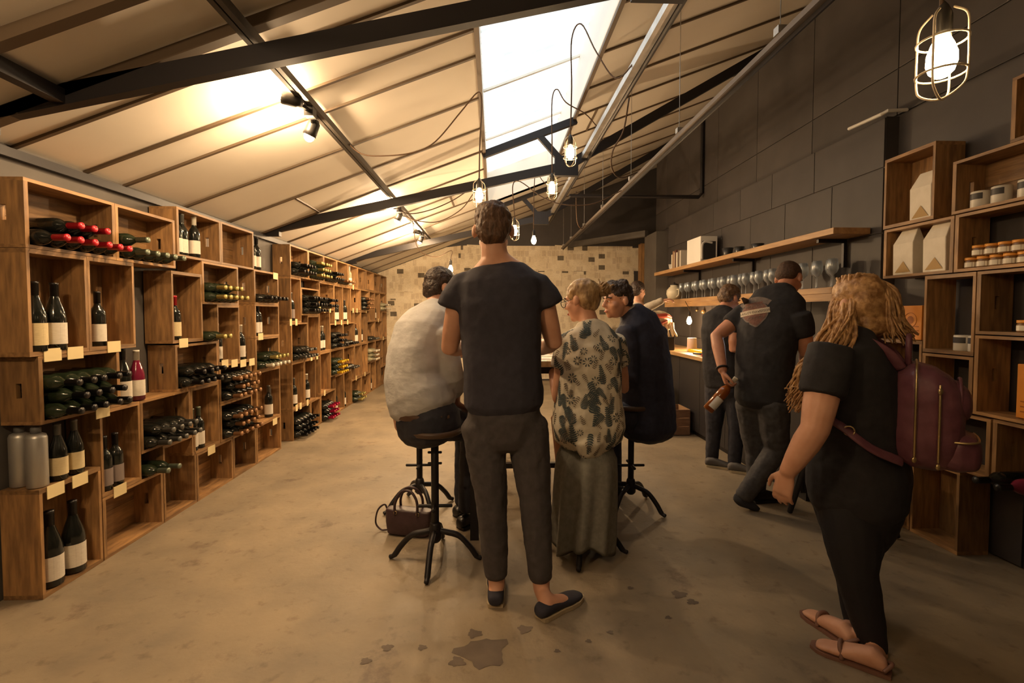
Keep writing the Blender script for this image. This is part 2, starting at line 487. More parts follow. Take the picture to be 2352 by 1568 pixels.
# skylight: white-lined well with a corrugated translucent sheet on top ------------
sk = put(bpy.data.objects.new('window_1', None)); tag(sk, 'long skylight with corrugated translucent sheet', kind='structure')
WD = 0.5
def well(p, q, name):
    (x0, y0), (x1, y1) = p, q
    a = [V((x0, y0, zc(x0))), V((x1, y1, zc(x1))), V((x1, y1, zc(x1) + WD)), V((x0, y0, zc(x0) + WD))]
    n = (a[1] - a[0]).cross(a[3] - a[0]).normalized() * 0.02
    return MB().add(a + [v + n for v in a], [(0, 1, 2, 3), (4, 7, 6, 5), (0, 4, 5, 1), (1, 5, 6, 2), (2, 6, 7, 3), (3, 7, 4, 0)]).build(name, WHITE, sk)
well((SX0, SY1), (SX0, SY0), 'lining'); well((SX1, SY0), (SX1, SY1), 'lining'); well((SX0, SY0), (SX1, SY0), 'lining'); well((SX1, SY1), (SX0, SY1), 'lining')
for x in (SX0, SX1):
    MB().bar((x, SY0, zc(x) - .012), (x, SY1, zc(x) - .012), 0.03, 0.03).build('edge_trim', BATTEN, sk)
def sheet_mat():
    m = bpy.data.materials.new('translucent corrugated sheet'); m.use_nodes = True
    nt = m.node_tree; N = nt.nodes; N.remove(N['Principled BSDF'])
    t = N.new('ShaderNodeBsdfTranslucent'); tc = N.new('ShaderNodeTexCoord')
    n = N.new('ShaderNodeTexNoise'); n.inputs['Scale'].default_value = 9; n.inputs['Detail'].default_value = 4
    r = N.new('ShaderNodeValToRGB'); r.color_ramp.elements[0].position = 0.36; r.color_ramp.elements[1].position = 0.52
    r.color_ramp.elements[0].color = (0.52, 0.55, 0.53, 1); r.color_ramp.elements[1].color = (0.9, 0.92, 0.9, 1)
    mp = N.new('ShaderNodeMapping'); mp.inputs['Scale'].default_value = (.35, 2.2, 1)
    nt.links.new(tc.outputs['Object'], mp.inputs[0]); nt.links.new(mp.outputs[0], n.inputs['Vector']); nt.links.new(n.outputs['Fac'], r.inputs[0])
    nt.links.new(r.outputs[0], t.inputs['Color']); nt.links.new(t.outputs[0], N['Material Output'].inputs['Surface'])
    return m
mb = MB(); ys = [SY0 - .05 + 0.0127 * i for i in range(int((SY1 - SY0 + .1) / 0.0127) + 1)]
vs = []; fs = []
for i, y in enumerate(ys):
    dz = 0.011 * math.sin(2 * math.pi * y / 0.076)
    for x in (SX0 - .05, SX1 + .05): vs.append((x, y, zc(x) + WD + dz))
    if i: fs.append((2 * i - 2, 2 * i - 1, 2 * i + 1, 2 * i))
mb.add(vs, fs).build('corrugated_sheet', sheet_mat(), sk, smooth=True)
for y in (3.4, 4.7, 6.0):
    MB().bar((SX0, y, zc(SX0) + WD - .03), (SX1, y, zc(SX1) + WD - .03), 0.03, 0.02).build('sheet_bearer', WHITE, sk)

# roof trusses -----------------------------------------------------------
for i, Y in enumerate((2.2, 5.0, 7.7)):
    t = put(bpy.data.objects.new('roof_truss', None)); t.location = (XL, Y, 2.2)
    tag(t, ['dark steel roof truss nearest the viewer', 'dark steel roof truss in middle of room', 'dark steel roof truss nearest the newspaper wall'][i], 'truss', 'roof trusses')
    n = (0.74, Y, 2.86); a = (XL, Y, 2.185); c = (XR, Y, zc(XR) - 0.06)
    TC = BATTEN if i == 0 else BLACKM
    c0, c1 = ((XL, SX0 - .02) if i == 0 else (SX0 - .02, SX1 + .02))
    MB().bar((c0, Y, zc(c0) - .03), (c1, Y, zc(c1) - .03), 0.05, 0.05 if i == 0 else 0.07).build('top_chord', TC, t)
    MB().bar(a, n, 0.05, 0.09).build('bottom_chord', BLACKM, t)
    MB().bar(n, c, 0.05, 0.09).build('bottom_chord', BLACKM, t)
    MB().bar(n, (0.45, Y, zc(0.45) - .03), 0.045, 0.06).build('strut', BLACKM, t)
    MB().box(0.62, 0.86, Y - .03, Y + .03, 2.76, 2.96).build('gusset', BLACKM, t)
    MB().box(XL, XL + .16, Y - .03, Y + .03, 2.13, 2.27).build('end_plate', BLACKM, t)

# longitudinal rails -----------------------------------------------------------
pa = thing('lighting_rail', (-1.05, 2, 2.53), 'dark double conduit rail carrying the spotlights below left ceiling', 'rail')
for dx in (-0.016, 0.016):
    MB().bar((-1.05 + dx, -0.5, 2.545), (-1.05 + dx, 8.0, 2.545), 0.024, 0.04).build('rail', mat('grey conduit', (0.07, 0.06, 0.05), 0.5, 0.3), pa)
pu = thing('purlin', (-1.86, 1, 2.3), 'short dark purlin at top left corner in front of first truss', 'purlin')
MB().bar((-1.86, -0.5, zc(-1.86) - .05), (-1.86, 2.18, zc(-1.86) - .05), 0.05, 0.06).build('bar', BLACKM, pu)
pb = thing('steel_channel', (0.92, 2, 2.93), 'shiny galvanised channel running beside the skylight', 'rail')
MB().bar((0.92, -0.5, 2.96), (0.92, 8.6, 2.96), 0.05, 0.05).build('channel', GALV, pb)
MB().bar((0.955, -0.5, 2.93), (0.955, 8.6, 2.93), 0.012, 0.05).build('flange', BLACKM, pb)
pc = thing('cable_tray', (1.3, 2, 2.6), 'long galvanised conduit hung on wires in front of charcoal wall', 'conduit')
MB().bar((1.3, -0.5, 2.6), (1.3, 9.3, 2.6), 0.028, 0.028).build('conduit', mat('dull steel', (0.17, 0.14, 0.115), 0.5, 0.5), pc)
MB().bar((1.32, -0.5, 2.588), (1.32, 9.3, 2.588), 0.010, 0.045).build('flange', BLACKM, pc)
for y in (2.2, 3.4, 4.6, 5.8, 7.0, 8.2, 9.1):
    MB().tube([(1.3, y, 2.61), (1.3, y, zc(1.3) - .002)], 0.0025, 6).build('hanger_wire', GALV, pc)
    MB().box(1.28, 1.32, y - .02, y + .02, 2.615, 2.65).build('hanger_clip', GALV, pc)
cp = thing('black_pipe', (2.75, 6.4, 2.9), 'black pipe turning a corner high on the charcoal wall', 'pipe')
MB().tube([(2.76, 6.4, 4.0), (2.76, 6.4, 2.95), (2.72, 6.4, 2.9), (1.0, 6.4, 2.9)], 0.025, 10).build('pipe', BLACKM, cp)
cn = thing('white_conduit', (2.68, 3.3, 2.7), 'thin white conduit bent over the wall corner below caged lamp', 'conduit')
MB().tube([(2.634, 3.55, 2.72), (2.655, 3.27, 2.715), (2.67, 3.24, 2.725), (2.79, 3.22, 2.725)], 0.012, 8).build('pipe', WHITE, cn)

# ================================================================== WINE CRATES
FX, DEP = -2.13, 0.18
PARTS = {}
CR = []
def crate_meshes(wd, ht):
    k = (round(wd, 3), round(ht, 3))
    if k in PARTS: return PARTS[k]
    e, s = 0.021, 0.016
    up = ht > wd * 1.08
    # short ends are thick and carry a hand slot, long sides are thinner
    def end_panel():
        mb = MB()
        if up:   # ends are top and bottom
            mb.box(-DEP, 0, -wd / 2, wd / 2, 0, e)
        else:    # ends stand at both sides, slot cut upright
            a, b = ht * .5 - .035, ht * .5 + .035
            mb.box(-DEP, -.105, 0, e, s, ht - s); mb.box(-.08, 0, 0, e, s, ht - s)
            mb.box(-.105, -.08, 0, e, s, a); mb.box(-.105, -.08, 0, e, b, ht - s)
        return mb.mesh('end_panel', WOODZ if not up else WOODY)
    def side_board():
        mb = MB()
        if up:
            mb.box(-DEP, 0, 0, s, e, ht - e)
        else:
            mb.box(-DEP, 0, -wd / 2, wd / 2, 0, s)
        return mb.mesh('side_board', WOODZ if up else WOODY)
    bk = []
    if up:
        n = 2; iw = (wd - 2 * s) / n
        bk = [((0, -wd / 2 + s + i * iw, e), MB().box(-DEP, -DEP + .009, .001, iw - .001, 0, ht - 2 * e).mesh('back_board', WOODZ)) for i in range(n)]
    else:
        n = 2; ih = (ht - 2 * s) / n
        bk = [((0, -wd / 2 + e, s + i * ih), MB().box(-DEP, -DEP + .009, 0, wd - 2 * e, .001, ih - .001).mesh('back_board', WOODY)) for i in range(n)]
    E_, S_ = end_panel(), side_board()
    L = []
    if up:
        L = [('end_panel', E_, (0, 0, 0)), ('end_panel', E_, (0, 0, ht - e)), ('side_board', S_, (0, -wd / 2, 0)), ('side_board', S_, (0, wd / 2 - s, 0))]
    else:
        L = [('end_panel', E_, (0, -wd / 2, 0)), ('end_panel', E_, (0, wd / 2 - e, 0)), ('side_board', S_, (0, 0, 0)), ('side_board', S_, (0, 0, ht - s))]
    L += [('back_board', m, p) for p, m in bk]
    PARTS[k] = L
    return L
def crate(y0, y1, z0, z1, label, x=FX, rz=0.0, back=True, yc=None, group='wine crates stacked along the left wall'):
    y0, y1 = min(y0, y1), max(y0, y1)
    g = 0.002
    if x == FX: CR.append((y0, y1, z0))
    o = thing('wine_crate', (x, (y0 + y1) / 2 if yc is None else yc, z0 + g / 2), label, 'crate', group)
    for n, m, p in crate_meshes(y1 - y0 - g, z1 - z0 - g):
        if n == 'back_board' and not back: continue
        c = put(bpy.data.objects.new(n, m), o); c.location = p
    o.rotation_euler.z = rz
    return o

# bottles -----------------------------------------------------------
GLASSM = {
    'dark': mat('dark wine glass', (0.010, 0.011, 0.009), 0.13),
    'green': mat('green wine glass', (0.016, 0.024, 0.012), 0.13),
    'rose': mat('rose wine glass', (0.16, 0.012, 0.035), 0.12),
    'amber': mat('amber wine glass', (0.24, 0.065, 0.01), 0.12),
    'clear': mat('pale wine glass', (0.30, 0.28, 0.18), 0.12),
}
FOIL = {k: mat('capsule ' + k, c, r, me) for k, c, r, me in (
    ('red', (0.55, 0.015, 0.03), 0.35, 0.2), ('sage', (0.16, 0.19, 0.14), 0.35, 0.3), ('gold', (0.55, 0.46, 0.16), 0.35, 0.4), ('black', (0.012, 0.011, 0.012), 0.35, 0.2),
    ('bronze', (0.36, 0.19, 0.09), 0.4, 0.3), ('white', (0.75, 0.70, 0.58), 0.45, 0.0), ('crimson', (0.42, 0.01, 0.06), 0.4, 0.1), ('yellow', (0.80, 0.48, 0.02), 0.4, 0.1), ('grey', (0.13, 0.13, 0.12), 0.35, 0.4))}
LABELS = {'white': mat('white label', (0.74, 0.68, 0.58), 0.65, nscale=60, col2=(0.66, 0.60, 0.5), stretch=(1, 1, 5)), 'cream': mat('cream label', (0.70, 0.58, 0.33), 0.65, nscale=60, col2=(0.62, 0.5, 0.28), stretch=(1, 1, 5)), 'dim': mat('mauve grey label', (0.24, 0.19, 0.17), 0.65)}
PROF = [(0.030, 0), (0.0375, 0.006), (0.0375, 0.175), (0.036, 0.190), (0.028, 0.208), (0.018, 0.222), (0.0145, 0.235), (0.014, 0.29), (0.0155, 0.292), (0.0155, 0.30), (0.012, 0.302)]
PROFB = [(0.030, 0), (0.0405, 0.006), (0.0405, 0.145), (0.038, 0.165), (0.030, 0.195), (0.021, 0.222), (0.015, 0.245), (0.0142, 0.288), (0.0155, 0.29), (0.0155, 0.30), (0.012, 0.302)]
BM = {}
def bottle_mesh(glass, shape):
    k = (glass, shape)
    if k not in BM:
        BM[k] = MB().lathe(PROF if shape == 0 else PROFB, seg=14).mesh('wine_bottle', GLASSM[glass], True)
    return BM[k]
CAPM = {k: MB().lathe([(0.0157, 0.238), (0.0162, 0.2925), (0.0166, 0.2926), (0.0166, 0.303), (0.0, 0.3035)], seg=12).mesh('capsule', m, True) for k, m in FOIL.items()}
def band(r, h0, h1, m, a=1.0):
    n = 14; mb = MB(); vs = []; fs = []
    for i in range(n + 1):
        t = (i / n - 0.5) * 2 * math.pi * a
        vs += [(r * math.cos(t), r * math.sin(t), h0), (r * math.cos(t), r * math.sin(t), h1)]
        if i: fs.append((2 * i - 2, 2 * i, 2 * i + 1, 2 * i - 1))
    return mb.add(vs, fs).mesh('label', m, True)
LABM = {k: [band(0.0381, 0.03, 0.125, m, 0.8), band(0.0411, 0.03, 0.125, m, 0.8)] for k, m in LABELS.items()}
NB = [0]
def bottle(loc, glass, foil, lab, label, group, rot=None, shape=0, big=0):
    o = put(bpy.data.objects.new('wine_bottle', bottle_mesh(glass, shape)))
    o.location = loc
    if rot: o.rotation_euler = rot
    tag(o, label, 'bottle', group)
    if foil: put(bpy.data.objects.new('capsule', CAPM[foil]), o)
    if lab: put(bpy.data.objects.new('label', LABM[lab][shape]), o)
    if big: o.scale = (big, big, big)
    NB[0] += 1
    return o
def lie(y0, y1, z, rows, glass, foil, label, n=None, x=-2.305, rnd=random.Random(3), side=1):
    """layers of bottles lying with the necks outward"""
    d = 0.0775
    m = n or int((y1 - y0) / d)
    st = min(d * 1.04, (y1 - y0 - .002) / m)
    for r in range(rows):
        k = m - (r % 2)
        for i in range(k):
            y = y0 + st * (i + 0.5 + 0.5 * (r % 2)) if side > 0 else y1 - st * (i + 0.5 + 0.5 * (r % 2))
            zz = z + 0.039 + r * 0.069
            bottle((x * 1 + rnd.uniform(0, .012), y, zz), glass, foil, None, label + (f', {nth(i)} of {["bottom", "second", "third"][r]} layer' if rows > 1 else f', {nth(i)} from left'), label, (0, math.pi / 2, rnd.uniform(-.02, .02)))
def stand(ys, z, glass, foil, lab, label, x=-2.19, shape=0, group=None, big=0):
    for i, y in enumerate(ys):
        bottle((x, y, z), glass, foil, lab, label + ('' if len(ys) == 1 else [', left of two', ', right of two'][i]), group or 'bottles standing in the left-hand crates', (0, 0, random.uniform(-.5, .1)), shape, big)

Lc = [
 (2.29, 2.82, 1.65, 1.97, 'nearest top-row crate on left wall, holding red-capped bottles'),
 (2.82, 3.33, 1.65, 1.97, 'top-row crate holding sage-capped bottles beside the red-capped ones'),
 (2.29, 2.62, 1.15, 1.65, 'upright crate holding two white-labelled bottles under the red-capped ones'),
 (2.62, 2.95, 1.15, 1.65, 'upright crate with one standing bottle, second from near end of left wall'),
 (3.35, 3.875, 1.735, 2.07, 'raised top-row crate with tall dark standing bottles'),
 (3.875, 4.39, 1.735, 2.07, 'empty raised top-row crate with a hand slot, touching the ceiling'),
 (3.28, 3.615, 1.15, 1.635, 'upright crate with the red-topped bottle standing in it'),
 (3.62, 4.12, 1.42, 1.735, 'crate with two layers of gold-capped bottles on left wall'),
 (3.80, 4.125, 0.95, 1.42, 'upright crate under the gold-capped bottles, with cream tags below'),
 (4.385, 4.87, 1.435, 1.745, 'low crate with a row of black bottles under two tall pale bottles'),
 (4.385, 4.87, 1.13, 1.435, 'crate with two pale-labelled bottles and a round tag'),
 (4.385, 4.87, 0.825, 1.13, 'crate with gold-capped bottles above a row of white capsules'),
 (4.385, 4.87, 0.34, 0.825, 'square crate with one white-labelled bottle standing at its far side'),
 (4.37, 4.87, 0.0, 0.34, 'empty floor crate under the square crate, before the tall side panels'),
 (2.33, 2.82, 0.825, 1.15, 'crate packed with dark lying bottles below the two white-labelled ones'),
 (3.30, 3.80, 0.825, 1.14, 'crate of black lying bottles below the red-topped bottle'),
 (3.81, 4.31, 0.645, 0.95, 'upper of two crates packed with bronze-capped bottles'),
 (3.81, 4.31, 0.345, 0.645, 'lower of two crates packed with bronze-capped bottles'),
 (2.31, 2.665, 0.0, 0.525, 'nearest floor crate, upright, holding two big white-labelled bottles'),
 (2.67, 2.965, 0.345, 0.825, 'upright crate with two grey-labelled bottles above an empty floor crate'),
 (2.67, 3.15, 0.0, 0.345, 'empty floor crate second from the near end'),
 (2.967, 3.453, 0.5, 0.825, 'crate with two layers of grey-capped bottles near the rose bottle'),
 (3.155, 3.495, 0.0, 0.5, 'empty upright floor crate third from the near end'),
 (3.455, 3.80, 0.5, 0.825, 'crate with two white-labelled bottles between bronze-capped and grey-capped ones'),
 (3.50, 3.98, 0.0, 0.345, 'empty floor crate fourth from the near end'),
 (3.985, 4.365, 0.0, 0.345, 'small empty floor crate under the bronze-capped bottles'),
 (5.15, 5.425, 1.25, 1.74, 'narrow upright crate with one dark bottle, just past the tall side panels'),
 (5.43, 5.96, 1.33, 1.64, 'crate of black lying bottles set below the top row past the pale bottles'),
 (5.15, 5.60, 0.83, 1.25, 'crate with dark lying bottles and a tag past the square crate'),
 (5.605, 5.96, 0.83, 1.33, 'empty upright crate under the crate of black lying bottles'),
 (5.15, 5.48, 0.33, 0.83, 'upright crate with one white-labelled bottle and two tags at knee height'),
 (5.49, 5.82, 0.33, 0.83, 'upright crate with one pale-capped bottle at knee height'),
 (5.15, 5.65, 0.0, 0.33, 'floor crate packed with black bottles past the tall side panels'),
 (5.655, 5.97, 0.0, 0.33, 'empty floor crate next to the crate packed with black bottles'),
]
Lc[23] = (3.455, 3.80, 0.345, 0.825, Lc[23][4])
for c in Lc: crate(*c)
tops = ['top-row crate of black bottles, first past the gap', 'top-row crate of yellow-green capped bottles', 'top-row crate of black bottles, third past the gap', 'top-row crate of dark bottles, fourth past the gap',
        'top-row crate by the white standing bottle', 'empty top-row crate, sixth past the gap', 'empty top-row crate, third from the newspaper wall', 'empty top-row crate, second from the newspaper wall', 'last top-row crate against the newspaper wall']
for i, lb in enumerate(tops):
    y = 5.15 + 0.503 * i
    crate(y, y + 0.503, 1.74, 2.075, lb)
lie(5.175, 5.63, 1.758, 2, 'dark', 'black', 'black bottle lying in first top-row crate past the gap')
lie(5.68, 6.13, 1.758, 3, 'green', 'gold', 'bottle with yellow-green capsule lying in a far top-row crate')
lie(6.18, 6.64, 1.758, 2, 'dark', 'black', 'black bottle lying in third top-row crate past the gap')
lie(6.68, 7.14, 1.758, 1, 'dark', 'bronze', 'dark bottle in the single row of the fourth far top-row crate')
bottle((-2.17, 7.35, 1.758), 'clear', 'white', 'white', 'white-labelled bottle standing in the fifth far top-row crate', 'far standing bottles', None, 0)
# gap between the two stretches of crates: two tall pale bottles on the low stack
stand([4.47, 4.56], 1.747, 'dark', 'black', 'white', 'tall dark bottle with long pale label standing below the ceiling gap')

# contents of the near stretch
lie(2.315, 2.795, 1.667, 1, 'dark', 'red', 'red-capped bottle in bottom layer of the nearest top crate')
lie(2.40, 2.64, 1.667 + .069, 1, 'dark', 'red', 'red-capped bottle in upper layer of the nearest top crate', 3)
lie(2.845, 3.305, 1.667, 1, 'green', 'sage', 'sage-capped bottle in the second top-row crate')
lie(2.845, 2.99, 1.667 + .069, 1, 'green', 'sage', 'sage-capped bottle lying on top of the sage-capped row', 1)
stand([2.36], 1.168, 'dark', 'black', 'cream', 'dark bottle with narrow cream label in near upright crate', x=-2.165, shape=1, big=1.1)
stand([2.465], 1.168, 'dark', 'black', 'white', 'dark bottle with broad white label in near upright crate', x=-2.165, shape=1, big=1.1)
stand([2.74], 1.168, 'dark', 'black', 'white', 'lone dark bottle with white label in second upright crate', x=-2.18)
lie(2.355, 2.795, 0.842, 3, 'green', 'black', 'dark bottle lying in the packed crate at waist height')
stand([2.88], 0.827, 'dark', 'black', 'white', 'dark bottle with white label standing beside the rose bottle', x=-2.16, shape=1, big=1.05)
stand([2.99], 0.827, 'rose', 'white', 'white', 'rose wine bottle with white capsule standing in the gap', x=-2.16, shape=1)
stand([3.42, 3.48], 1.742, 'dark', 'grey', 'white', 'tall black bottle with white label in raised top crate', x=-2.18)
stand([3.62], 1.752, 'dark', 'white', 'white', 'black bottle with pale capsule at right in raised top crate', x=-2.18)
stand([3.365], 1.168, 'dark', 'red', 'cream', 'bottle with bright red capsule standing in upright crate', x=-2.17)
stand([3.325 + .12], 1.168, 'dark', 'red', 'cream', 'red-topped bottle second in its upright crate', x=-2.22)
lie(3.645, 4.095, 1.437, 1, 'green', 'gold', 'gold-capped bottle in bottom layer beside upright crate')
lie(3.645, 3.99, 1.437 + .069, 1, 'green', 'gold', 'gold-capped bottle in upper layer beside upright crate', 4)
lie(3.63, 3.79, 1.142, 1, 'green', 'gold', 'gold-capped bottle lying in the small gap over the black bottles', 2)
stand([3.86], 0.968, 'dark', 'grey', 'white', 'white-labelled bottle in upright crate under gold-capped bottles', x=-2.17)
stand([4.21], 0.952, 'dark', 'white', 'white', 'white-capped bottle standing in narrow gap above bronze-capped bottles', x=-2.17)
lie(3.325, 3.775, 0.842, 2, 'dark', 'black', 'black bottle lying in crate beneath the red-topped bottle')
lie(3.835, 4.285, 0.662, 3, 'dark', 'bronze', 'bronze-capped bottle in the upper packed crate')
lie(3.835, 4.285, 0.362, 3, 'dark', 'bronze', 'bronze-capped bottle in the lower packed crate')
lie(2.99, 3.43, 0.517, 2, 'dark', 'grey', 'grey-capped bottle lying in crate below the rose bottle')
stand([3.52, 3.60], 0.366, 'dark', 'sage', 'white', 'white-labelled bottle in crate before the bronze-capped bottles', x=-2.17)
stand([2.455, 2.55], 0.527, 'dark', 'grey', 'cream', 'large cream-labelled bottle standing beside the silver canisters', x=-2.165, shape=1, big=.92)
stand([2.74, 2.82], 0.367, 'dark', 'black', 'dim', 'dark bottle with dull grey label in upright crate', x=-2.17)
stand([2.40, 2.53], 0.022, 'dark', 'black', 'white', 'dark bottle with white label in nearest floor crate', x=-2.17, shape=1, big=1.22)
lie(2.98, 3.14, 0.347, 1, 'green', 'sage', 'bottle lying in small gap over the empty floor crate', 2)
lie(4.41, 4.85, 1.452, 1, 'dark', 'black', 'black bottle in single row under the tall pale bottles')
stand([4.46], 1.147, 'dark', 'grey', 'white', 'pale-labelled bottle in crate above gold-capped ones', x=-2.17)
stand([4.56], 1.147, 'dark', 'black', 'white', 'bottle with tall pale label behind the round tag', x=-2.19)
lie(4.41, 4.85, 0.842, 1, 'green', 'white', 'white-capped bottle at bottom of the crate by the tags')
lie(4.47, 4.80, 0.842 + .069, 1, 'green', 'gold', 'gold-capped bottle lying above the white-capped row', 4)
stand([4.70], 0.358, 'dark', 'grey', 'white', 'white-labelled bottle standing in the square crate', x=-2.17)
# past the gap
stand([5.25], 1.272, 'dark', 'grey', 'dim', 'dark bottle standing in narrow upright crate past the gap', x=-2.17)
lie(5.455, 5.935, 1.347, 3, 'dark', 'black', 'black bottle lying in crate just below the far top row')
lie(5.175, 5.575, 0.847, 2, 'dark', 'grey', 'dark bottle lying in waist-high crate past the gap')
stand([5.28], 0.352, 'dark', 'grey', 'white', 'white-labelled bottle in first knee-high upright crate past the gap', x=-2.17)
stand([5.64], 0.352, 'dark', 'white', 'white', 'pale-capped bottle in second knee-high upright crate past the gap', x=-2.17)
lie(5.175, 5.625, 0.017, 3, 'dark', 'black', 'black bottle lying in floor crate past the gap')

# far stretch: pinwheel modules of two upright and two lying crates
ORD = ['first', 'second', 'third', 'fourth']
ROWN = ['lower', 'upper']
a_, b_ = 0.37, 0.55
for mi in range(4):
    for ri in range(2):
        y, z = 5.98 + 0.92 * mi, 0.87 * ri
        flip = (mi + ri) % 2
        cells = [(0, b_, 0, .35), (b_, b_ + a_, 0, .52), (0, a_, .35, .87), (a_, a_ + b_, .52, .87)]
        if flip: cells = [(.92 - q1, .92 - q0, w0, w1) for q0, q1, w0, w1 in cells]
        nm = ['lower long crate', 'lower upright crate', 'upper upright crate', 'upper long crate']
        for ci, (q0, q1, w0, w1) in enumerate(cells):
            pos = f'{nm[ci]} in the {ROWN[ri]} half of {ORD[mi]} far bay'
            crate(y + q0, y + q1, z + w0, z + w1, pos + ' on left wall')
            spec = {(0, 0, 3): ('green', 'yellow', 3, 'yellow-capped'), (0, 0, 0): ('dark', 'crimson', 3, 'crimson-capped'), (0, 1, 0): ('dark', 'black', 3, 'black'), (1, 0, 0): ('green', 'gold', 2, 'gold-capped'),
                    (1, 0, 3): ('dark', 'grey', 1, 'grey-capped'), (1, 1, 0): ('dark', 'black', 1, 'black'), (2, 0, 3): ('clear', 'white', 3, 'white-capped'), (0, 1, 3): ('dark', 'black', 2, 'black'),
                    (2, 1, 3): ('dark', 'bronze', 3, 'bronze-capped'), (3, 1, 3): ('clear', 'white', 2, 'white-capped'), (2, 1, 0): ('dark', 'grey', 1, 'grey-capped')}.get((mi, ri, ci))
            if spec:
                lie(y + q0 + .03, y + q1 - .03, z + w0 + .017, spec[2], spec[0], spec[1], f'{spec[3]} bottle in {nm[ci]}, {ROWN[ri]} half, {ORD[mi]} far bay', 4 if q1 - q0 > .4 else 3)
            sp2 = {(0, 0, 1): 1, (0, 1, 1): 2, (0, 1, 2): 2, (1, 1, 1): 2, (1, 1, 2): 2, (1, 0, 1): 1, (2, 1, 1): 1, (2, 0, 1): 1, (3, 1, 2): 1}.get((mi, ri, ci))
            if sp2:
                stand([y + q0 + .09 + .1 * i for i in range(sp2)], z + w0 + .022, 'dark', ['grey', 'yellow', 'white', 'bronze'][(mi + ri + ci) % 4], 'white', f'standing bottle in {nm[ci]}, {ROWN[ri]} half, {ORD[mi]} far bay', x=-2.17)

# price tags hung on the crate edges -----------------------------------------------------------
TM = MB().box(0, .003, -.046, .046, -.038, .024).mesh('price_tag', TAGM)
TMS = MB().box(0, .003, -.026, .026, -.04, .03).mesh('price_tag', TAGM)
def ptag(p, label, small=False, group='cream price tags on the crate edges'):
    o = put(bpy.data.objects.new('price_tag', TMS if small else TM)); o.location = (FX + .001, p[1], p[2]); tag(o, label, 'tag', group)
for p, lb in (((-2.13, 2.404, 1.159), 'cream price tag under the near cream-labelled bottle, left of a pair'), ((-2.13, 2.53, 1.158), 'cream price tag under the broad white label, right of a pair'), ((-2.13, 2.781, 1.172), 'cream price tag under the lone white-labelled bottle'),
              ((-2.13, 2.689, 0.823), 'cream price tag below the packed crate at waist height'), ((-2.13, 2.394, 0.503), 'cream price tag left of pair under large cream labels'), ((-2.13, 2.532, 0.505), 'cream price tag right of pair under large cream labels'),
              ((-2.13, 2.792, 0.355), 'cream price tag under the grey-labelled bottles'), ((-2.13, 3.387, 1.156), 'cream price tag under the bright red capsule'), ((-2.13, 3.68, 0.332), 'cream price tag under two white-labelled bottles near floor'),
              ((-2.13, 3.888, 0.961), 'first of four cream tags above bronze-capped bottles'), ((-2.13, 4.028, 0.951), 'second of four cream tags above bronze-capped bottles'), ((-2.13, 4.165, 0.937), 'third of four cream tags above bronze-capped bottles'), ((-2.13, 4.312, 0.933), 'fourth of four cream tags above bronze-capped bottles'),
              ((-2.13, 4.479, 1.148), 'round-looking cream tag under tall pale label'), ((-2.13, 4.801, 1.722), 'cream tag beside tall pale bottles in the ceiling gap'), ((-2.13, 4.733, 0.312), 'cream tag under the white-labelled bottle in square crate')):
    ptag(p, lb)
FT = []
for p in ((-2.13, 5.279, 1.266), (-2.13, 5.139, 1.126), (-2.13, 5.693, 0.813), (-2.13, 5.873, 0.822), (-2.13, 5.993, 1.254), (-2.13, 6.16, 1.251), (-2.13, 6.356, 1.293), (-2.13, 6.559, 1.221), (-2.13, 6.818, 1.241), (-2.13, 7.098, 1.242), (-2.13, 7.38, 1.251), (-2.13, 7.587, 1.215),
          (-2.13, 8.125, 1.241), (-2.13, 8.971, 1.23), (-2.13, 9.347, 1.074), (-2.13, 5.356, 0.332), (-2.13, 5.25, 0.314), (-2.13, 5.555, 0.348), (-2.13, 6.112, 0.472), (-2.13, 7.501, 0.33), (-2.13, 8.003, 0.312), (-2.13, 7.4, 1.698)):
    FT.append(p)
for i, p in enumerate(sorted(FT, key=lambda q: q[1])):
    zs = [c[2] for c in CR if c[0] - .02 < p[1] < c[1] + .02 and c[2] > .2]
    zb = min(zs, key=lambda q: abs(q + .01 - p[2]))
    ptag((p[0], p[1], zb + .012), f'small cream price tag past the ceiling gap, {nth(i)} from left', True, 'far price tags')

# silver canisters beside the nearest bottles
for i, (x, y) in enumerate(((-2.27, 2.375), (-2.178, 2.358))):
    o = thing('steel_canister', (x, y, 0.526), ['brushed silver canister against the wall at near end of crates', 'brushed silver canister next to the large cream-labelled bottles'][i], 'canister')
    MB().lathe([(0.038, 0), (0.041, 0.004), (0.041, 0.235), (0.036, 0.25), (0.020, 0.257)], (x, y, 0.526), seg=20).build('body', mat('brushed aluminium', (0.50, 0.49, 0.46), 0.42, 0.7), o, True)
    MB().lathe([(0.020, 0.257), (0.020, 0.282), (0.016, 0.286)], (x, y, 0.526), seg=16).build('cap', mat('dark cap', (0.1, 0.1, 0.1), 0.5), o, True)

# ------------------------------------------------------------------ right wall crates
RXF = 2.58
def rcrate(y0, y1, z0, z1, label, back=False):
    return crate(y0, y1, z0, z1, label, x=RXF, rz=math.pi, back=back, group='wine crates stacked along the right wall')
rcrate(1.85, 2.36, 2.2, 2.52, 'topmost crate at right edge under the caged lamp', True)
rcrate(2.77, 3.14, 1.905, 2.36, 'tall upright crate with one white bag by the wall corner', True)
rcrate(2.14, 2.66, 1.905, 2.2, 'crate holding white jars with dark lids', True)
rcrate(2.64, 3.13, 1.58, 1.90, 'crate holding two white bags', True)
rcrate(2.12, 2.635, 1.58, 1.90, 'crate with rows of orange-lidded jars')
rcrate(2.505, 2.815, 1.12, 1.575, 'upright crate with two white mugs on its floor')
rcrate(1.98, 2.50, 1.24, 1.575, 'crate with a few small jars at right edge')
rcrate(2.0, 2.50, 0.81, 1.235, 'crate with big orange box at right edge')
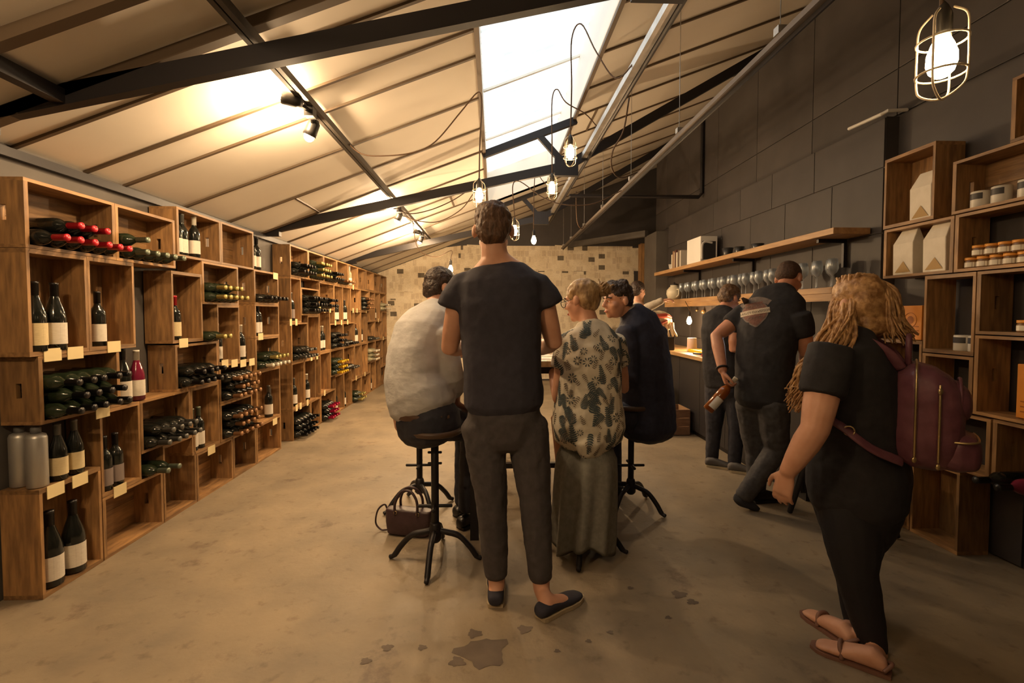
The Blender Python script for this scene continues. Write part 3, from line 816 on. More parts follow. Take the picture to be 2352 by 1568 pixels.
rcrate(2.505, 2.815, 0.805, 1.115, 'crate hidden partly behind the backpack')
rcrate(2.82, 3.13, 0.70, 1.185, 'upright crate carrying the small orange box')
rcrate(2.82, 3.13, 0.48, 0.698, 'low crate below the small orange box')
rcrate(2.40, 2.815, 0.48, 0.80, 'wide crate over the empty floor crate')
rcrate(1.86, 2.39, 0.5, 0.805, 'crate with dark bottle lying inside at right edge')
rcrate(2.555, 2.865, 0.0, 0.475, 'empty upright floor crate behind the backpack woman', True)
rcrate(2.87, 3.18, 0.0, 0.475, 'upright floor crate next to the wall corner', True)
rcrate(1.82, 2.1, 0.0, 0.495, 'upright floor crate at right edge in shadow')
# back corner crates: bases turned toward the room
for k, (x0, x1, z0, z1) in enumerate(((2.82, 3.02, 2.2, 2.70), (3.03, 3.23, 2.24, 2.70), (2.82, 3.02, 1.70, 2.2), (3.03, 3.23, 1.72, 2.24), (2.82, 3.14, 1.2, 1.70), (2.82, 3.14, 0.6, 1.2), (2.82, 3.14, 0.0, 0.6))):
    c = crate(9.0, 9.0 + (x1 - x0), z0, z1, ['pale crate high in far right corner, left of two', 'pale crate high in far right corner, right of two', 'crate under the left high corner crate', 'crate under the right high corner crate',
                                              'third crate from top of far corner stack', 'second crate from floor in far corner stack', 'floor crate of far corner stack'][k], x=(x0 + x1) / 2, yc=9.6 - DEP, rz=math.pi / 2, group='crates in far right corner')

# ================================================================== TABLE AND STOOLS
OAK = mat('table plank', (0.50, 0.33, 0.17), 0.4, var=0.15, nscale=5, stretch=(10, 1.2, 10), col2=(0.66, 0.47, 0.26), bump=0.1)
tab = thing('bar_table', (0.25, 3.5, 0), 'tall plank-topped table on black steel frame', 'table')
TX0, TX1, TY0, TY1, TZ = -0.18, 0.66, 2.78, 4.25, 1.075
n = 6
for i in range(n):
    wd = (TX1 - TX0) / n
    MB().box(TX0 + i * wd + .002, TX0 + (i + 1) * wd - .002, TY0, TY1, TZ - .035, TZ).build('plank', OAK, tab, bevel=.003)
for x in (TX0 + .06, TX1 - .06):
    for y in (TY0 + .08, TY1 - .08):
        MB().box(x - .025, x + .025, y - .025, y + .025, 0, TZ - .036).build('leg', BLACKM, tab)
    MB().box(x - .02, x + .02, TY0 + .105, TY1 - .105, TZ - .08, TZ - .037).build('apron', BLACKM, tab)
    MB().box(x - .018, x + .018, TY0 + .105, TY1 - .105, 0.22, 0.26).build('stretcher', BLACKM, tab)
for y in (TY0 + .08, TY1 - .08):
    MB().box(TX0 + .085, TX1 - .085, y - .02, y + .02, TZ - .08, TZ - .037).build('apron', BLACKM, tab)
MB().box(TX0 + .08, TX1 - .08, 3.48, 3.52, 0.222, 0.258).build('stretcher', BLACKM, tab)

SEATW = mat('dark stool seat', (0.06, 0.035, 0.022), 0.45, nscale=8, col2=(0.085, 0.05, 0.03))
def stool(x, y, h, a0, label):
    o = thing('bar_stool', (x, y, 0), label, 'stool', 'black cast-iron bar stools')
    c = V((x, y, 0))
    MB().lathe([(0.0, h - .035), (.135, h - .035), (.150, h - .028), (.153, h - .012), (.146, h), (.12, h - .006), (0.0, h - .012)], c, seg=28).build('seat', SEATW, o, True)
    MB().lathe([(.05, h - .05), (.06, h - .04), (.06, h - .036)], c, seg=16).build('seat_plate', BLACKM, o)
    MB().tube([c + V((0, 0, .12)), c + V((0, 0, h - .045))], .021, 12, 0.2).build('column', BLACKM, o, True)
    MB().lathe([(.021, .10), (.034, .115), (.036, .16), (.028, .20), (.022, .21)], c, seg=14).build('collar', BLACKM, o, True)
    for k in range(4):
        a = a0 + k * math.pi / 2
        e = V((math.cos(a), math.sin(a), 0))
        pts = [c + V((0, 0, .165)), c + e * .06 + V((0, 0, .155)), c + e * .13 + V((0, 0, .135)), c + e * .19 + V((0, 0, .075)), c + e * .225 + V((0, 0, .025)), c + e * .25 + V((0, 0, .013))]
        MB().tube(spline(pts, 4), [.017] * 8 + [.016] * 9 + [.013] * 4, 8, .5).build('foot', BLACKM, o, True)
    MB().tube([c + V((-.09, 0, .30)), c + V((.09, 0, .30))], .010, 8).build('foot_rest', BLACKM, o, True)
    MB().tube([c + V((0, -.09, .305)), c + V((0, .09, .305))], .010, 8).build('foot_rest', BLACKM, o, True)
    e = V((math.cos(a0 + 2.6), math.sin(a0 + 2.6), 0))
    MB().tube([c + V((0, 0, h - .09)), c + e * .11 + V((0, 0, h - .085)), c + e * .15 + V((0, 0, h - .07))], .006, 8).build('height_lever', BLACKM, o, True)
    for z in (h - .14, h - .20):
        MB().tube([c + V((-.035, 0, z)), c + V((.035, 0, z))], .007, 8).build('height_pin', BLACKM, o, True)
    return o
stool(-0.325, 2.62, 0.735, -math.pi / 2 - .06, 'black iron bar stool under the seated man in white shirt')
stool(-0.52, 3.34, 0.72, 0.5, 'black iron bar stool behind the brown handbag')
stool(0.50, 2.70, 0.735, -math.pi / 2 - .25, 'black iron bar stool under the woman in floral top')
stool(0.945, 3.28, 0.735, -0.75, 'black iron bar stool under the man in navy jacket')
stool(0.12, 4.55, 0.735, 0.3, 'black iron bar stool on the far side of the table')

# ================================================================== COUNTER AND SHELVES
ct = thing('bar_counter', (2.4, 5.2, 0), 'long wooden counter with black front along charcoal wall', 'counter')
CM = mat('counter oak', (0.36, 0.21, 0.09), 0.35, nscale=4, stretch=(9, 1, 9), col2=(0.50, 0.31, 0.14), bump=.08)
for i in range(3):
    MB().box(2.14 + i * .176, 2.14 + (i + 1) * .176 - .002, 3.3, 7.4, 0.855, 0.895).build('top_board', CM, ct, bevel=.002)
for i in range(7):
    y = 3.35 + i * .575
    MB().box(2.20, 2.22, y + .003, y + .572, 0.06, 0.854).build('front_panel', mat('black counter front', (0.016, 0.014, 0.016), 0.5), ct)
MB().box(2.24, 2.665, 3.35, 7.38, 0, 0.06).build('plinth', BLACKM, ct)
for y in (3.36, 5.3, 7.34):
    MB().box(2.222, 2.665, y - .015, y + .015, 0.062, 0.853).build('divider', mat('black counter front', (0.02,) * 3), ct)

SHW = mat('shelf pine', (0.36, 0.20, 0.085), 0.5, nscale=4, stretch=(9, 1, 9), col2=(0.50, 0.30, 0.13), bump=.1)
s1 = thing('wall_shelf', (2.54, 5.2, 1.93), 'long upper pine shelf with books and white boxes', 'shelf')
MB().box(2.40, 2.671, 3.36, 7.2, 1.915, 1.96).build('board', SHW, s1, bevel=.003)
for y in (3.6, 4.9, 6.2):
    MB().box(2.45, 2.671, y - .012, y + .012, 1.885, 1.914).build('bracket', BLACKM, s1)
    MB().box(2.647, 2.671, y - .012, y + .012, 1.70, 1.884).build('bracket', BLACKM, s1)
s2 = thing('wall_shelf', (2.54, 5.0, 1.53), 'long lower pine shelf lined with wine glasses', 'shelf')
MB().box(2.40, 2.671, 3.36, 6.75, 1.495, 1.54).build('board', SHW, s2, bevel=.003)
MB().box(2.405, 2.43, 3.36, 6.75, 1.44, 1.494).build('front_rail', SHW, s2)
for y in (3.45, 4.9, 6.6):
    MB().box(2.43, 2.671, y - .012, y + .012, 1.46, 1.494).build('bracket', BLACKM, s2)

# black splayed stool behind the woman with backpack
bs = thing('low_stool', (2.2, 2.95, 0), 'black low stool with splayed legs behind woman with backpack', 'stool')
MB().box(2.02, 2.38, 2.78, 3.12, 0.44, 0.47).build('seat', BLACKM, bs, bevel=.01)
for sx in (-1, 1):
    for sy in (-1, 1):
        MB().tube([(2.2 + sx * .13, 2.95 + sy * .12, .44), (2.2 + sx * .21, 2.95 + sy * .19, .015)], [.022, .017], 8).build('leg', BLACKM, bs, True)

# wooden box and bin by the counter
wbx = thing('wooden_box', (2.0, 5.45, 0), 'small slatted wooden box on floor before the counter', 'box')
WB = mat('weathered plank', (0.15, 0.08, 0.05), 0.6, nscale=6, stretch=(2, 9, 9), col2=(0.21, 0.12, 0.07))
for i in range(3):
    z = .01 + i * .095
    for y in (5.23, 5.55):
        MB().box(1.79, 2.16, y - .008, y + .008, z, z + .088).build('slat', WB, wbx)
    for x in (1.79, 2.16):
        MB().box(x - .008, x + .008, 5.239, 5.541, z, z + .088).build('slat', mat('pale plank end', (0.32, 0.19, 0.10), 0.6), wbx)
MB().box(1.80, 2.15, 5.24, 5.54, 0.01, 0.02).build('base', WB, wbx)
bn = thing('metal_bin', (1.98, 5.85, 0), 'galvanised metal bin standing behind the wooden box', 'bin')
MB().lathe([(.13, 0), (.135, .01), (.155, .45), (.162, .46), (.162, .475), (.150, .475), (.128, .03), (0, .03)], (1.99, 5.8, 0), seg=28).build('body', mat('worn zinc', (0.34, 0.32, 0.28), 0.45, 0.6, nscale=10, col2=(0.45, 0.43, 0.38)), bn, True)
MB().ring((1.99, 5.8, .3), .150, .006).build('rim', GALV, bn, True)

# ================================================================== PEOPLE
ZUP = V((0, 0, 1))
def right_of(F): return V(F).cross(ZUP).normalized()
def torso(mb, spine, R, grow=0.0, seg=22, power=0.85):
    """spine: (point, half width, half depth)"""
    P = [V(s[0]) for s in spine]; R = V(R); rings = []
    for i, (p, hw, hd) in enumerate(spine):
        t = (P[min(i + 1, len(P) - 1)] - P[max(i - 1, 0)]).normalized()
        r = (R - t * R.dot(t)).normalized()
        f = t.cross(r)
        rings.append((P[i], r * (hw + grow), f * (hd + grow)))
    mb.loft(rings, seg, power, 0.5)
def limb(mb, pts, rad, grow=0.0, n=4, seg=14, cap=.5):
    P = spline(pts, n); m = len(P); k = len(rad)
    rr = []
    for i in range(m):
        t = i / (m - 1) * (k - 1); j = min(int(t), k - 2)
        rr.append(rad[j] + (rad[j + 1] - rad[j]) * (t - j) + grow)
    mb.tube(P, rr, seg, cap)
def seglimb(mb, a, b, c, r, grow=0.0, seg=14):
    """two-bone limb a-b-c with swelling radii r = (a, mid1, b, mid2, c)"""
    a, b, c = V(a), V(b), V(c)
    pts = [a, a.lerp(b, .35), a.lerp(b, .75), b, b.lerp(c, .3), b.lerp(c, .7), c]
    rr = [r[0], r[1], (r[1] + r[2]) / 2, r[2], r[3], (r[3] + r[4]) / 2, r[4]]
    mb.tube(pts, [q + grow for q in rr], seg, .5)
def head(mb, C, F, U=ZUP, neck=None, s=1.0, nr=.055):
    C = V(C); F = V(F).normalized(); U = (V(U) - F * V(U).dot(F)).normalized(); R = F.cross(U)
    A = (R, F, U)
    B = lambda r, f, u, a, b, c: mb.ball(C + (R * r + F * f + U * u) * s, a * s, b * s, c * s, A, 16, 12)
    B(0, -.008, .032, .077, .097, .090)
    B(0, .022, -.045, .062, .070, .074)
    B(0, .066, -.098, .024, .022, .020)
    B(0, .082, .022, .050, .018, .014)
    for k in (-1, 1):
        B(k * .042, .055, -.03, .024, .03, .028)
        B(k * .083, -.010, -.006, .012, .020, .031)
    mb.tube([C + (F * .090 + U * .012) * s, C + (F * .106 - U * .014) * s, C + (F * .112 - U * .034) * s], [.009 * s, .012 * s, .015 * s], 8)
    for k in (-1, 1): B(k * .011, .098, -.036, .009, .010, .008)
    B(0, .088, -.064, .023, .010, .006); B(0, .086, -.076, .020, .010, .007)
    if neck is not None:
        mb.tube([V(neck), V(neck).lerp(C - U * .05 - F * .02, .6), C - U * .04 - F * .015], [nr * 1.12, nr, nr * .95], 14)
    return C, F, U, R
def face_parts(H, parent, s=1.0, brow=(0.05, 0.03, 0.02)):
    C, F, U, R = H
    A = (R, F, U)
    e = MB(); pu = MB(); bw = MB()
    for k in (-1, 1):
        e.ball(C + (R * k * .031 + F * .0905 - U * .002) * s, .011 * s, .005 * s, .0045 * s, A, 10, 6)
        pu.ball(C + (R * k * .031 + F * .0945 - U * .002) * s, .005 * s, .003 * s, .0042 * s, A, 8, 6)
        bw.tube([C + (R * k * .014 + F * .100 + U * .020) * s, C + (R * k * .034 + F * .097 + U * .026) * s, C + (R * k * .052 + F * .082 + U * .020) * s], .0045 * s, 6)
    e.build('eyes', mat('eye white', (0.7, 0.66, 0.6), .3), parent, True)
    pu.build('pupils', mat('dark iris', (0.03, 0.02, 0.015), .2), parent, True)
    bw.build('eyebrows', mat('brow %.2f' % brow[0], brow, .8), parent, True)
    MB().ball(C + (F * .0975 - U * .0695) * s, .021 * s, .004 * s, .007 * s, A, 10, 6).build('lips', mat('lips', (0.42, 0.13, 0.10), .45), parent, True)
def hand(mb, W, D, N, T, curl=0.5, s=1.0, spread=.12):
    """W wrist, D pointing direction, N palm normal, T thumb side"""
    W = V(W); D = V(D).normalized(); N = (V(N) - D * V(N).dot(D)).normalized(); T = (V(T) - D * V(T).dot(D) - N * V(T).dot(N)).normalized()
    mb.loft([(W, T * .027 * s, N * .019 * s), (W + D * .03 * s, T * .036 * s, N * .017 * s), (W + D * .07 * s, T * .041 * s, N * .015 * s), (W + D * .092 * s, T * .038 * s, N * .012 * s)], 14, .85, .4)
    L = [.070, .080, .075, .058]
    for i in range(4):
        off = (1.5 - i) * .0205 * s
        p = W + D * (.088 * s - abs(i - 1.2) * .004 * s) + T * off
        pts = [p - D * .015 * s, p]
        ang = 0.0
        d0 = (D + T * (1.5 - i) * spread * .5).normalized()
        for f, c in ((.45, .7), (.32, 1.0), (.23, .7)):
            ang += curl * c
            p = p + (d0 * math.cos(ang) + N * math.sin(ang)) * L[i] * f * s
            pts.append(p)
        mb.tube(pts, [.0095 * s, .0095 * s, .009 * s, .0082 * s, .0068 * s], 8, .8)
    p = W + D * .02 * s + T * .026 * s
    pts = [p]
    for l, (d, t, nn) in ((.04, (.62, .70, .30)), (.032, (.85, .40, .35)), (.026, (.95, .10, .35))):
        p = p + (D * d + T * t + N * nn).normalized() * l * s
        pts.append(p)
    mb.tube(pts, [.015 * s, .0125 * s, .0105 * s, .008 * s], 8, .8)
def shoe(parent, heel, d, m, sole=None, L=.275, W=.047, H=.075, name='shoe', lift=0.0, cut=True):
    heel = V(heel); heel.z = 0; d = V(d); d.z = 0; d.normalize(); s = V((-d.y, d.x, 0))
    pr = [(0.0, .70, .80), (.06, .82, .92), (.22, .86, .98), (.42, .84, .80), (.62, 1.0, .58), (.80, .98, .46), (.93, .74, .36), (1.0, .40, .22)]
    mb = MB()
    rings = [(heel + d * (t * L) + ZUP * (lift + .012 + H * h / 2), s * (W * w), ZUP * (H * h / 2)) for t, w, h in pr]
    mb.loft(rings, 16, .8, .4)
    o = mb.blob(name, m, parent, .006, 3)
    ms = MB()
    vs = []
    for t, w, h in pr: vs.append((t, w))
    lo = [heel + d * (t * L + .004) + s * (W * 1.06 * w) for t, w in vs] + [heel + d * (t * L + .004) - s * (W * 1.06 * w) for t, w in reversed(vs)]
    k = len(lo)
    ms.add([p + ZUP * (lift + .001) for p in lo] + [p + ZUP * (lift + .019) for p in lo], [tuple(range(k))[::-1], tuple(range(k, 2 * k))] + [(i, (i + 1) % k, (i + 1) % k + k, i + k) for i in range(k)])
    ms.build('sole', sole or BLACKM, o)
    return o
def foot_piece(mb, ankle, heel, d, L=.24, W=.042, r=.036):
    ankle = V(ankle); heel = V(heel); heel.z = 0; d = V(d); d.z = 0; d.normalize(); s = V((-d.y, d.x, 0))
    mb.tube([ankle, ankle * .4 + (heel + d * .05 + ZUP * .06) * .6, heel + d * .05 + ZUP * .045], [r, r * 1.02, r], 12)
    mb.loft([(heel + d * t * L + ZUP * (.012 + h / 2), s * (W * w), ZUP * (h / 2)) for t, w, h in ((.05, .7, .05), (.2, .8, .075), (.45, .85, .06), (.7, 1.0, .036), (.88, .95, .026), (.97, .7, .018))], 14, .85, .4)
def person(loc, label):
    return thing('person', loc, label, 'person', None)

# ---- 1: man standing at the table, back to us -----------------------------------------------
NAVY = mat('navy jersey', (0.028, 0.027, 0.040), 0.85, nscale=25, col2=(0.038, 0.036, 0.052), bump=.15)
CHAR = mat('charcoal denim', (0.050, 0.044, 0.046), 0.8, nscale=30, col2=(0.070, 0.062, 0.064), bump=.15)
p1 = person((0.03, 2.25, 0), 'tall person standing with back turned in navy cap-sleeve tee and charcoal trousers')
R1 = V((1, -0.03, 0)).normalized(); F1 = V((.03, 1, 0)).normalized()
sp1 = [((0.05, 2.27, 0.772), .15, .10), ((0.046, 2.27, 0.876), .172, .12), ((0.04, 2.27, 1.042), .155, .105), ((0.032, 2.29, 1.226), .168, .115), ((0.029, 2.31, 1.391), .188, .12), ((0.023, 2.32, 1.496), .190, .095), ((0.014, 2.33, 1.569), .13, .075), ((0.006, 2.33, 1.621), .07, .06)]
b = MB()
torso(b, sp1, R1)
H1_ = head(b, (-0.004, 2.36, 1.748), (0.02, 1, -0.25), (0, .25, 1), (0.006, 2.33, 1.59), 1.1, .062)
L1 = ((-0.157, 2.33, 1.485), (-0.215, 2.34, 1.186), (-0.134, 2.68, 1.157)); Rr1 = ((0.216, 2.33, 1.486), (0.289, 2.34, 1.212), (0.244, 2.68, 1.141))
for q in (L1, Rr1): seglimb(b, *q, (.058, .056, .044, .044, .028))
hand(b, L1[2], (.35, 1, -.02), (0, 0, -1), (1, 0, 0), .25); hand(b, Rr1[2], (-.35, 1, -.02), (0, 0, -1), (-1, 0, 0), .25)
G1L = ((-0.057, 2.27, 0.825), (-0.016, 2.25, 0.499), (0.01, 2.24, 0.063)); G1R = ((0.154, 2.27, 0.824), (0.189, 2.24, 0.499), (0.217, 2.18, 0.073))
for q in (G1L, G1R): seglimb(b, *q, (.088, .082, .058, .055, .038))
h1a = (0.004, 2.163, 0); h1b = (0.195, 2.074, 0); t1b = (0.401, 2.236, 0)
d1b = V(t1b) - V(h1b)
foot_piece(b, G1L[2], h1a, (.02, 1, 0)); foot_piece(b, G1R[2], h1b, d1b)
b.blob('body', SKIN, p1, .008, 3)
sh = MB()
spS = [((0.044, 2.27, 0.928), .192, .143), ((0.042, 2.27, 0.98), .190, .141), ((0.038, 2.27, 1.063), .184, .135), ((0.032, 2.29, 1.226), .188, .135), ((0.026, 2.31, 1.391), .203, .138), ((0.023, 2.32, 1.496), .205, .112), ((0.016, 2.33, 1.546), .160, .092)]
torso(sh, spS, R1)
for q, k in ((L1, -1), (Rr1, 1)):
    a, c = V(q[0]), V(q[1])
    sh.tube([a + V((-k * .06, 0, .02)), a + V((-k * .01, 0, .0)), a.lerp(c, .2) + V((k * .010, 0, 0)), a.lerp(c, .36) + V((k * .018, 0, 0))], [.055, .070, .078, .080], 16, .12)
sh.blob('tee_shirt', NAVY, p1, .009, 5, .014, .11)
tr = MB()
torso(tr, [((0.05, 2.27, 0.762), .160, .12), ((0.046, 2.27, 0.856), .174, .130), ((0.044, 2.27, 0.918), .168, .125)], R1)
for q in (G1L, G1R): seglimb(tr, q[0], q[1], V(q[1]).lerp(V(q[2]), .86), (.102, .096, .078, .072, .056))
tr.blob('trousers', CHAR, p1, .009, 4, .010, .05)
hr = MB()
C, F, U, R = H1_; R = R * 1.1; F = F * 1.1; U = U * 1.1
for r, f, u, a, bb, c in ((0, -.014, .045, .083, .100, .086), (0, -.042, .0, .078, .066, .080), (0, -.055, -.045, .060, .045, .04), (.02, .03, .085, .06, .06, .045), (-.03, .0, .09, .05, .06, .042)):
    hr.ball(C + R * r + F * f + U * u, a, bb, c, (R, F, U), 16, 12)
BROWNH = mat('brown hair', (0.065, 0.032, 0.016), .55, nscale=60, col2=(0.13, 0.065, 0.03), stretch=(1, 1, .35), bump=.6)
hr.blob('hair', BROWNH, p1, .007, 2, .016, .025)
face_parts(H1_, p1)
ESP = mat('navy canvas', (0.022, 0.022, 0.036), .85); JUTE = mat('pale rubber sole', (0.42, 0.34, 0.22), .8)
shoe(p1, h1a, (.02, 1, 0), ESP, JUTE, .27, .046, .062); shoe(p1, h1b, d1b, ESP, JUTE, .27, .046, .062)

# ---- 2: man on the left stool in a white shirt -----------------------------------------------
SHIRT = mat('white cotton', (0.44, 0.435, 0.43), .8, nscale=9, col2=(0.52, 0.515, 0.505), bump=.5, stretch=(1, 1, 1.6))
JEAN = mat('navy trousers', (0.016, 0.017, 0.028), .75, nscale=30, col2=(0.026, 0.027, 0.04), bump=.15)
p2 = person((-0.33, 2.66, 0), 'person seated on left stool in white shirt and dark jeans, leaning onto table')
F2 = V((.72, .69, 0)).normalized(); R2 = right_of(F2)
sp2 = [((-0.405, 2.68, 0.741), .165, .13), ((-0.428, 2.68, 0.855), .165, .125), ((-0.445, 2.7, 0.986), .158, .115), ((-0.434, 2.73, 1.13), .170, .12), ((-0.405, 2.77, 1.251), .178, .115), ((-0.37, 2.81, 1.33), .16, .085), ((-0.344, 2.84, 1.38), .085, .065)]
b = MB(); torso(b, sp2, R2)
H2_ = head(b, (-0.321, 2.92, 1.501), (.85, .52, -.22), (.2, .1, 1), (-0.345, 2.85, 1.375), 1.0)
A2R = ((-0.28, 2.66, 1.243), (-0.229, 2.66, 0.995), (-0.231, 2.86, 0.821)); A2L = ((-0.457, 2.95, 1.284), (-0.352, 3.12, 1.013), (-0.211, 3.2, 1.102))
for q in (A2R, A2L): seglimb(b, *q, (.058, .054, .043, .042, .028))
hand(b, A2R[2], (.6, .6, -.5), (-.3, -.3, -1), (-.5, .8, 0), .5); hand(b, A2L[2], (1, .2, -.05), (0, 0, -1), (.2, -1, 0), .3)
G2R = ((-0.359, 2.64, 0.766), (-0.134, 2.93, 0.647), (-0.176, 3.02, 0.126)); G2L = ((-0.44, 2.78, 0.749), (-0.181, 3.14, 0.645), (-0.215, 3.2, 0.097))
for q in (G2R, G2L): seglimb(b, *q, (.090, .085, .060, .056, .038))
b.blob('body', SKIN, p2, .008, 3)
sh = MB()
torso(sh, [((-0.393, 2.67, 0.84), .192, .170), ((-0.413, 2.675, 0.905), .194, .166), ((-0.45, 2.7, 0.991), .184, .146), ((-0.437, 2.73, 1.13), .190, .142), ((-0.405, 2.77, 1.251), .193, .132), ((-0.37, 2.81, 1.33), .172, .10), ((-0.344, 2.84, 1.385), .082, .075)], R2)
for q in (A2R, A2L):
    seglimb(sh, q[0], q[1], V(q[1]).lerp(V(q[2]), .45), (.072, .070, .062, .058, .055))
sh.tube([(-0.349, 2.84, 1.37), (-0.338, 2.86, 1.409)], [.066, .064], 14, .1)
sh.blob('shirt', SHIRT, p2, .008, 3, .022, .16)
tr = MB()
torso(tr, [((-0.355, 2.66, 0.713), .180, .165), ((-0.371, 2.66, 0.786), .184, .162), ((-0.388, 2.67, 0.857), .160, .13)], R2)
for q in (G2R, G2L): seglimb(tr, *q, (.105, .098, .076, .070, .055))
tr.blob('trousers', JEAN, p2, .010, 4, .012, .06)
C, F, U, R = H2_
hr = MB()
for r, f, u, a, bb, c in ((0, -.012, .046, .084, .101, .084), (0, -.045, .0, .080, .064, .080), (0, -.06, -.045, .06, .04, .035)):
    hr.ball(C + R * r + F * f + U * u, a, bb, c, (R, F, U), 16, 12)
DARKH = mat('dark brown hair', (0.022, 0.012, 0.008), .5, nscale=60, col2=(0.05, 0.027, 0.016), bump=.6)
hr.blob('hair', DARKH, p2, .007, 2, .012, .025)
face_parts(H2_, p2)
for q in (G2R, G2L):
    e = V(q[2]); shoe(p2, e - F2 * .06, F2, mat('black leather', (0.012, 0.011, 0.012), .35), None, .28, .046, .075)
bl = MB()
c0 = V((-0.376, 2.665, 0.802))
pts = [c0 + R2 * .181 * math.cos(t) + F2 * .158 * math.sin(t) for t in [2 * math.pi * i / 28 for i in range(29)]]
bl.tube(pts, .019, 8, 0, .35, ref=(0, 0, 1))
bl.build('belt', mat('brown leather belt', (0.09, 0.045, 0.025), .5), p2, True)

# ---- 3: woman in floral top -----------------------------------------------
FLORAL = mat('cream viscose', (0.60, 0.54, 0.42), .85, nscale=22, col2=(0.70, 0.64, 0.52), bump=.15)
SKIRT = mat('sage grey linen', (0.17, 0.165, 0.14), .85, nscale=40, col2=(0.22, 0.215, 0.185), bump=.15)
p3 = person((0.5, 2.68, 0), 'person seated on stool in cream floral top and grey skirt, hair in bun')
R3 = V((.97, .24, 0)).normalized(); F3 = V((-.24, .97, 0))
sp3 = [((0.53, 2.68, 0.701), .175, .14), ((0.527, 2.67, 0.863), .155, .125), ((0.529, 2.66, 1.035), .15, .115), ((0.54, 2.67, 1.156), .158, .112), ((0.546, 2.68, 1.228), .150, .085), ((0.543, 2.69, 1.282), .08, .065)]
b = MB(); torso(b, sp3, R3)
H3_ = head(b, (0.5, 2.74, 1.424), (-.74, .67, -.12), (0, 0, 1), (0.538, 2.69, 1.272), .98, .05)
A3L = ((0.397, 2.66, 1.193), (0.359, 2.66, 0.878), (0.349, 2.9, 1.034)); A3R = ((0.689, 2.74, 1.188), (0.774, 2.86, 0.906), (0.644, 3.02, 1.031))
for q in (A3L, A3R): seglimb(b, *q, (.050, .050, .040, .038, .026))
hand(b, A3L[2], (.1, 1, -.1), (0, 0, -1), (1, 0, 0), .35, .92); hand(b, A3R[2], (-.8, .5, 0), (0, 0, -1), (-.3, 1, 0), .35, .92)
G3L = ((0.43, 2.7, 0.697), (0.411, 3.02, 0.69), (0.44, 2.92, 0.157)); G3R = ((0.65, 2.74, 0.685), (0.684, 3.06, 0.679), (0.643, 2.96, 0.138))
for q in (G3L, G3R): seglimb(b, *q, (.085, .08, .056, .05, .034))
b.blob('body', SKIN, p3, .008, 3)
sh = MB()
torso(sh, [((0.519, 2.62, 0.582), .09, .10), ((0.518, 2.64, 0.645), .185, .15), ((0.523, 2.66, 0.73), .205, .172), ((0.525, 2.66, 0.865), .183, .155), ((0.531, 2.66, 1.035), .174, .138), ((0.54, 2.67, 1.156), .175, .13), ((0.546, 2.68, 1.228), .162, .10), ((0.546, 2.69, 1.272), .10, .082)], R3)
sh.tube([(0.5, 2.55, 0.674), (0.502, 2.56, 0.6), (0.509, 2.57, 0.554)], [.09, .055, .02], 12)
for q, k in ((A3L, -1), (A3R, 1)):
    a, c = V(q[0]), V(q[1])
    sh.tube([a - R3 * k * .05 + ZUP * .01, a, a.lerp(c, .30), a.lerp(c, .45)], [.055, .062, .066, .070], 16, .12)
top3 = sh.blob('floral_top', FLORAL, p3, .009, 4, .020, .10)
# printed fern leaves and flowers, laid onto the cloth all round
off3 = wloc(p3)
bv3 = BVHTree.FromPolygons([v.co + off3 for v in top3.data.vertices], [tuple(p.vertices) for p in top3.data.polygons])
axis3 = V((0.525, 2.66, 0.914))
def fern(L_, n_, w_):
    P_ = []; Q_ = []
    for k in range(n_):
        t = k / n_; y = L_ * t; wd = w_ * (1 - t) ** .5 * (.45 + .55 * math.sin(math.pi * min(.75, t * 1.2 + .15)))
        for sg in (-1, 1):
            i0 = len(P_)
            P_ += [(0, y), (sg * wd * .55, y + L_ * .02), (sg * wd, y + L_ * .11), (sg * wd * .45, y + L_ * .10), (0, y + L_ * .075)]
            Q_.append((i0, i0 + 1, i0 + 2, i0 + 3, i0 + 4))
    return P_, Q_
def flower(r_, n_):
    P_ = []; Q_ = []
    for k in range(n_):
        a = 2 * math.pi * k / n_; i0 = len(P_)
        P_ += [(r_ * .25 * math.cos(a), r_ * .25 * math.sin(a)), (r_ * .8 * math.cos(a - .22), r_ * .8 * math.sin(a - .22)), (r_ * math.cos(a), r_ * math.sin(a)), (r_ * .8 * math.cos(a + .22), r_ * .8 * math.sin(a + .22))]
        Q_.append((i0, i0 + 1, i0 + 2, i0 + 3))
    return P_, Q_
prints = {'teal': MB(), 'brown': MB(), 'grey': MB()}
rq = random.Random(21)
done3 = []
for k in range(1500):
    th = rq.uniform(0, 6.283); zz = axis3.z - .40 + .72 * rq.random()
    if any(abs((th - a + 3.1416) % 6.2832 - 3.1416) * .17 < dd_ and abs(zz - b_z) < dd_ * 1.15 for a, b_z in done3 for dd_ in (.034,)): continue
    done3.append((th, zz))
    rad = V((math.cos(th), math.sin(th), 0))
    kind_ = len(done3) % 5
    P_, Q_ = fern(rq.uniform(.075, .115), 10, rq.uniform(.024, .034)) if kind_ in (0, 3) else (flower(rq.uniform(.016, .028), 8) if kind_ in (1,) else fern(rq.uniform(.05, .07), 6, .017))
    ang = rq.choice((-.5, .4, 2.7, -2.6)) + rq.uniform(-.35, .35)
    tx = V((-math.sin(th), math.cos(th), 0)); vs_ = []; ok_ = True
    for x_, y_ in P_:
        q_ = axis3 + tx * (x_ * math.cos(ang) - y_ * math.sin(ang)) + ZUP * (zz - axis3.z + x_ * math.sin(ang) + y_ * math.cos(ang))
        hit = bv3.ray_cast(q_ + rad * .6, -rad)[0]
        if hit is None: ok_ = False; break
        vs_.append(hit + rad * .0018)
    if ok_: prints[('teal', 'grey', 'brown', 'teal', 'brown')[kind_]].add(vs_, Q_)
